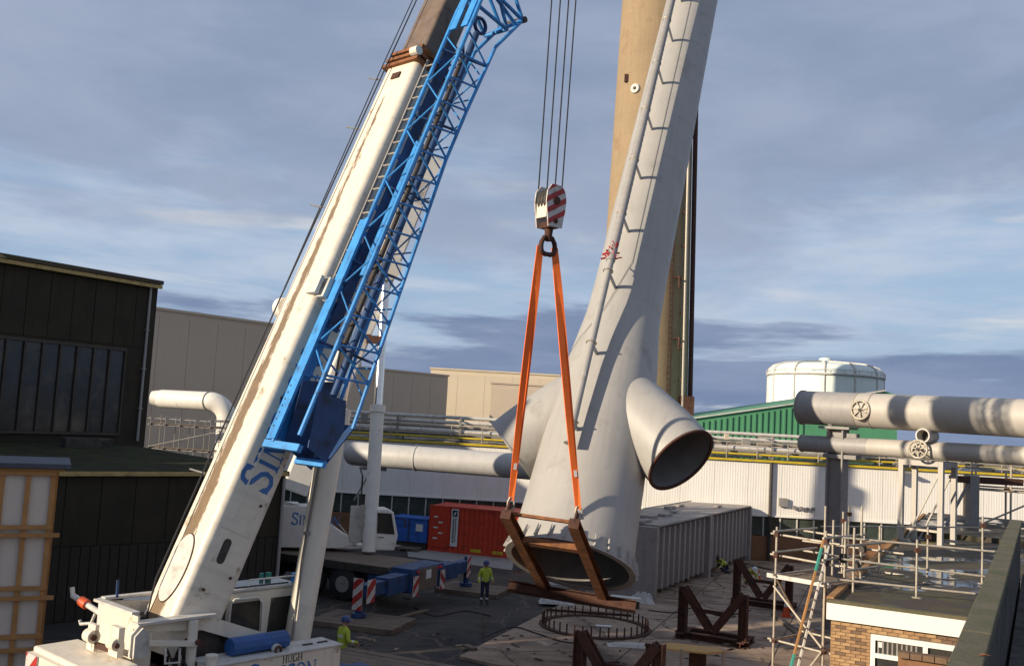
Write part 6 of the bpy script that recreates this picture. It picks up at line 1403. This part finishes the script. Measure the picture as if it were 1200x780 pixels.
for x in (0, slen):
    for zz in (zof(630), zof(655), zof(680), zof(757)): MB().box((x, .03, zz), (.12, .14, .13)).build('coupler', 'rust', tw)
for zz in (zof(643), zof(668)): tbar('ledger', (-.25, D2+.1, zz), (slen+1.2, D2+.1, zz+.03))
for x_ in (slen*.5, slen*.75): tbar('standard', (x_, D2, zd), (x_, D2, ztop-.1))
for x_, y_ in ((slen+.55, .4), (slen+.6, D2)): tbar('standard', (x_, y_, 0), (x_, y_, zof(612)))
tbar('brace', (slen, D2+.1, zof(757)), (0.3, D2+.1, zd-.1)); tbar('transom', (slen+.55, -.1, zof(660)), (slen+.6, D2+.3, zof(660))); tbar('transom', (slen+.55, -.1, zof(632)), (slen+.6, D2+.3, zof(632)))
for i in range(4): MB().box((slen+random.uniform(0, .3), random.uniform(.2, D2), zof(random.uniform(640, 668))), (.15, .14, .16)).build('coupler', 'dark_machine', tw)
ldt = thing('ladder', 'aluminium and timber ladder leaning on the scaffold tower', 'ladder', P(930, 790, 23.3))
la, lb = P(926, 800, 23.6), P(969, 632, 24.5); ld_ = (lb-la).normalized(); lx = V((.68, .74, 0)).normalized()
for s_, m__ in ((-1, 'timber'), (1, 'off_white')): MB().bar(la+lx*s_*.2, lb+lx*s_*.2, .04, .07, (0, -1, 0)).build('stile', m__, ldt, world=True)
for f in (.12, .86): 
    c_ = la.lerp(lb, f); MB().bar(c_-lx*.2-ld_*.3-V((0, .006, 0)), c_-lx*.2+ld_*.3-V((0, .006, 0)), .046, .08, (0, -1, 0)).build('green_tape', 'teal', ldt, world=True)
for i in range(15): c_ = la.lerp(lb, (i+.5)/15); MB().tube(c_-lx*.2, c_+lx*.2, .018, n=7).build('rung', 'galv', ldt, world=True)

gr = thing('guard_rail', 'galvanised tube guard rails round the wet flat roof', 'railing', frame(gx, gy, V((0, 0, 1)), V((h0.x, h0.y, RZ-.03))))
def gbar(p, q_, nm='rail'): MB().path([p, q_], .027, 8).build(nm, 'galv', gr, world=True, smooth=50)
for (ax_, ay_), (bx_, by_), Ya, Yb in (((985, 679), (1148, 695), 24.5, 23.8), ((990, 655), (1160, 675), 24.6, 24.), ((992, 630), (1172, 646), 24.8, 24.2), ((975, 618), (1168, 619), 31, 33)):
    gbar(P(ax_, ay_, Ya), P(bx_, by_, Yb))
for px, pyt, pyb, Y in ((1078, 632, 706, 24.0), (1096, 618, 690, 26.5), (1163, 605, 668, 27), (1005, 593, 660, 29), (996, 600, 650, 27.5)):
    q_ = P(px, pyb, Y); gbar(V((q_.x, q_.y, RZ-.02)), V((q_.x, q_.y, P(px, pyt, Y).z)), 'post')
    MB().box((q_.x, q_.y, RZ+.0), (.15, .15, .03)).build('base_plate', 'galv', gr, world=True)
    MB().box((q_.x, q_.y-.03, P(px, pyt, Y).z-.25), (.11, .12, .11)).build('coupler', 'rust', gr, world=True)

# ================================================================== TALL TIMBER CRATE AT THE LEFT EDGE
cc = XY(P(62, 600, 23.6)); kx = V((-.905, -.425, 0)).normalized(); ky = V((kx.y, -kx.x, 0)); ky = ky if ky.y > 0 else -ky
crt = thing('timber_crate', 'tall white-panelled crate with orange timber battens at left edge', 'crate', frame(kx, ky, V((0, 0, 1)), cc))
KH = P(30, 547, 23.5).z; KW = 3.0
MB().box((KW/2, 1.2, KH/2), (KW-.1, 2.3, KH-.1)).build('core', 'crate_panel', crt)
hz = [KH-.12, P(60, 617, 23.6).z, P(60, 626, 23.6).z, P(58, 688, 23.6).z, P(56, 699, 23.6).z, P(54, 744, 23.6).z, P(52, 759, 23.6).z, .5]
vx = [.06, .60, 1.15, 1.72, 2.3, 2.9]
zs_ = [KH-.1, hz[1], hz[3], hz[5], .2]
for i in range(len(vx)-1):
    for z1, z0 in zip(zs_, zs_[1:]): MB().box(((vx[i]+vx[i+1])/2, -.0+.03, (z0+z1)/2), (vx[i+1]-vx[i]-.1, .05, z1-z0-.08)).build('panel', 'crate_panel', crt)
for x in vx: MB().box((x, -.03, KH/2), (.11, .09, KH)).build('batten', 'timber', crt, bevel=.005)
for k, z in enumerate(hz): MB().box((KW/2-(.06 if k in (2, 4, 6) else 0), -.09-(.04 if k in (2, 4, 6) else 0), z), (KW+(.26 if k in (2, 4, 6) else .02), .06, .10)).build('batten', 'timber', crt, bevel=.005)
for y in (.3, 1.2, 2.2): MB().box((-.02, y, KH/2), (.06, .1, KH-.02)).build('batten', 'timber', crt)
MB().box((KW/2-.05, 1.1, KH+.06), (KW+.5, 2.7, .13)).build('lid', 'crate_lid', crt, bevel=.02); MB().box((KW/2, -.06, KH-.03), (KW+.34, .16, .07)).build('lid_batten', 'timber', crt)
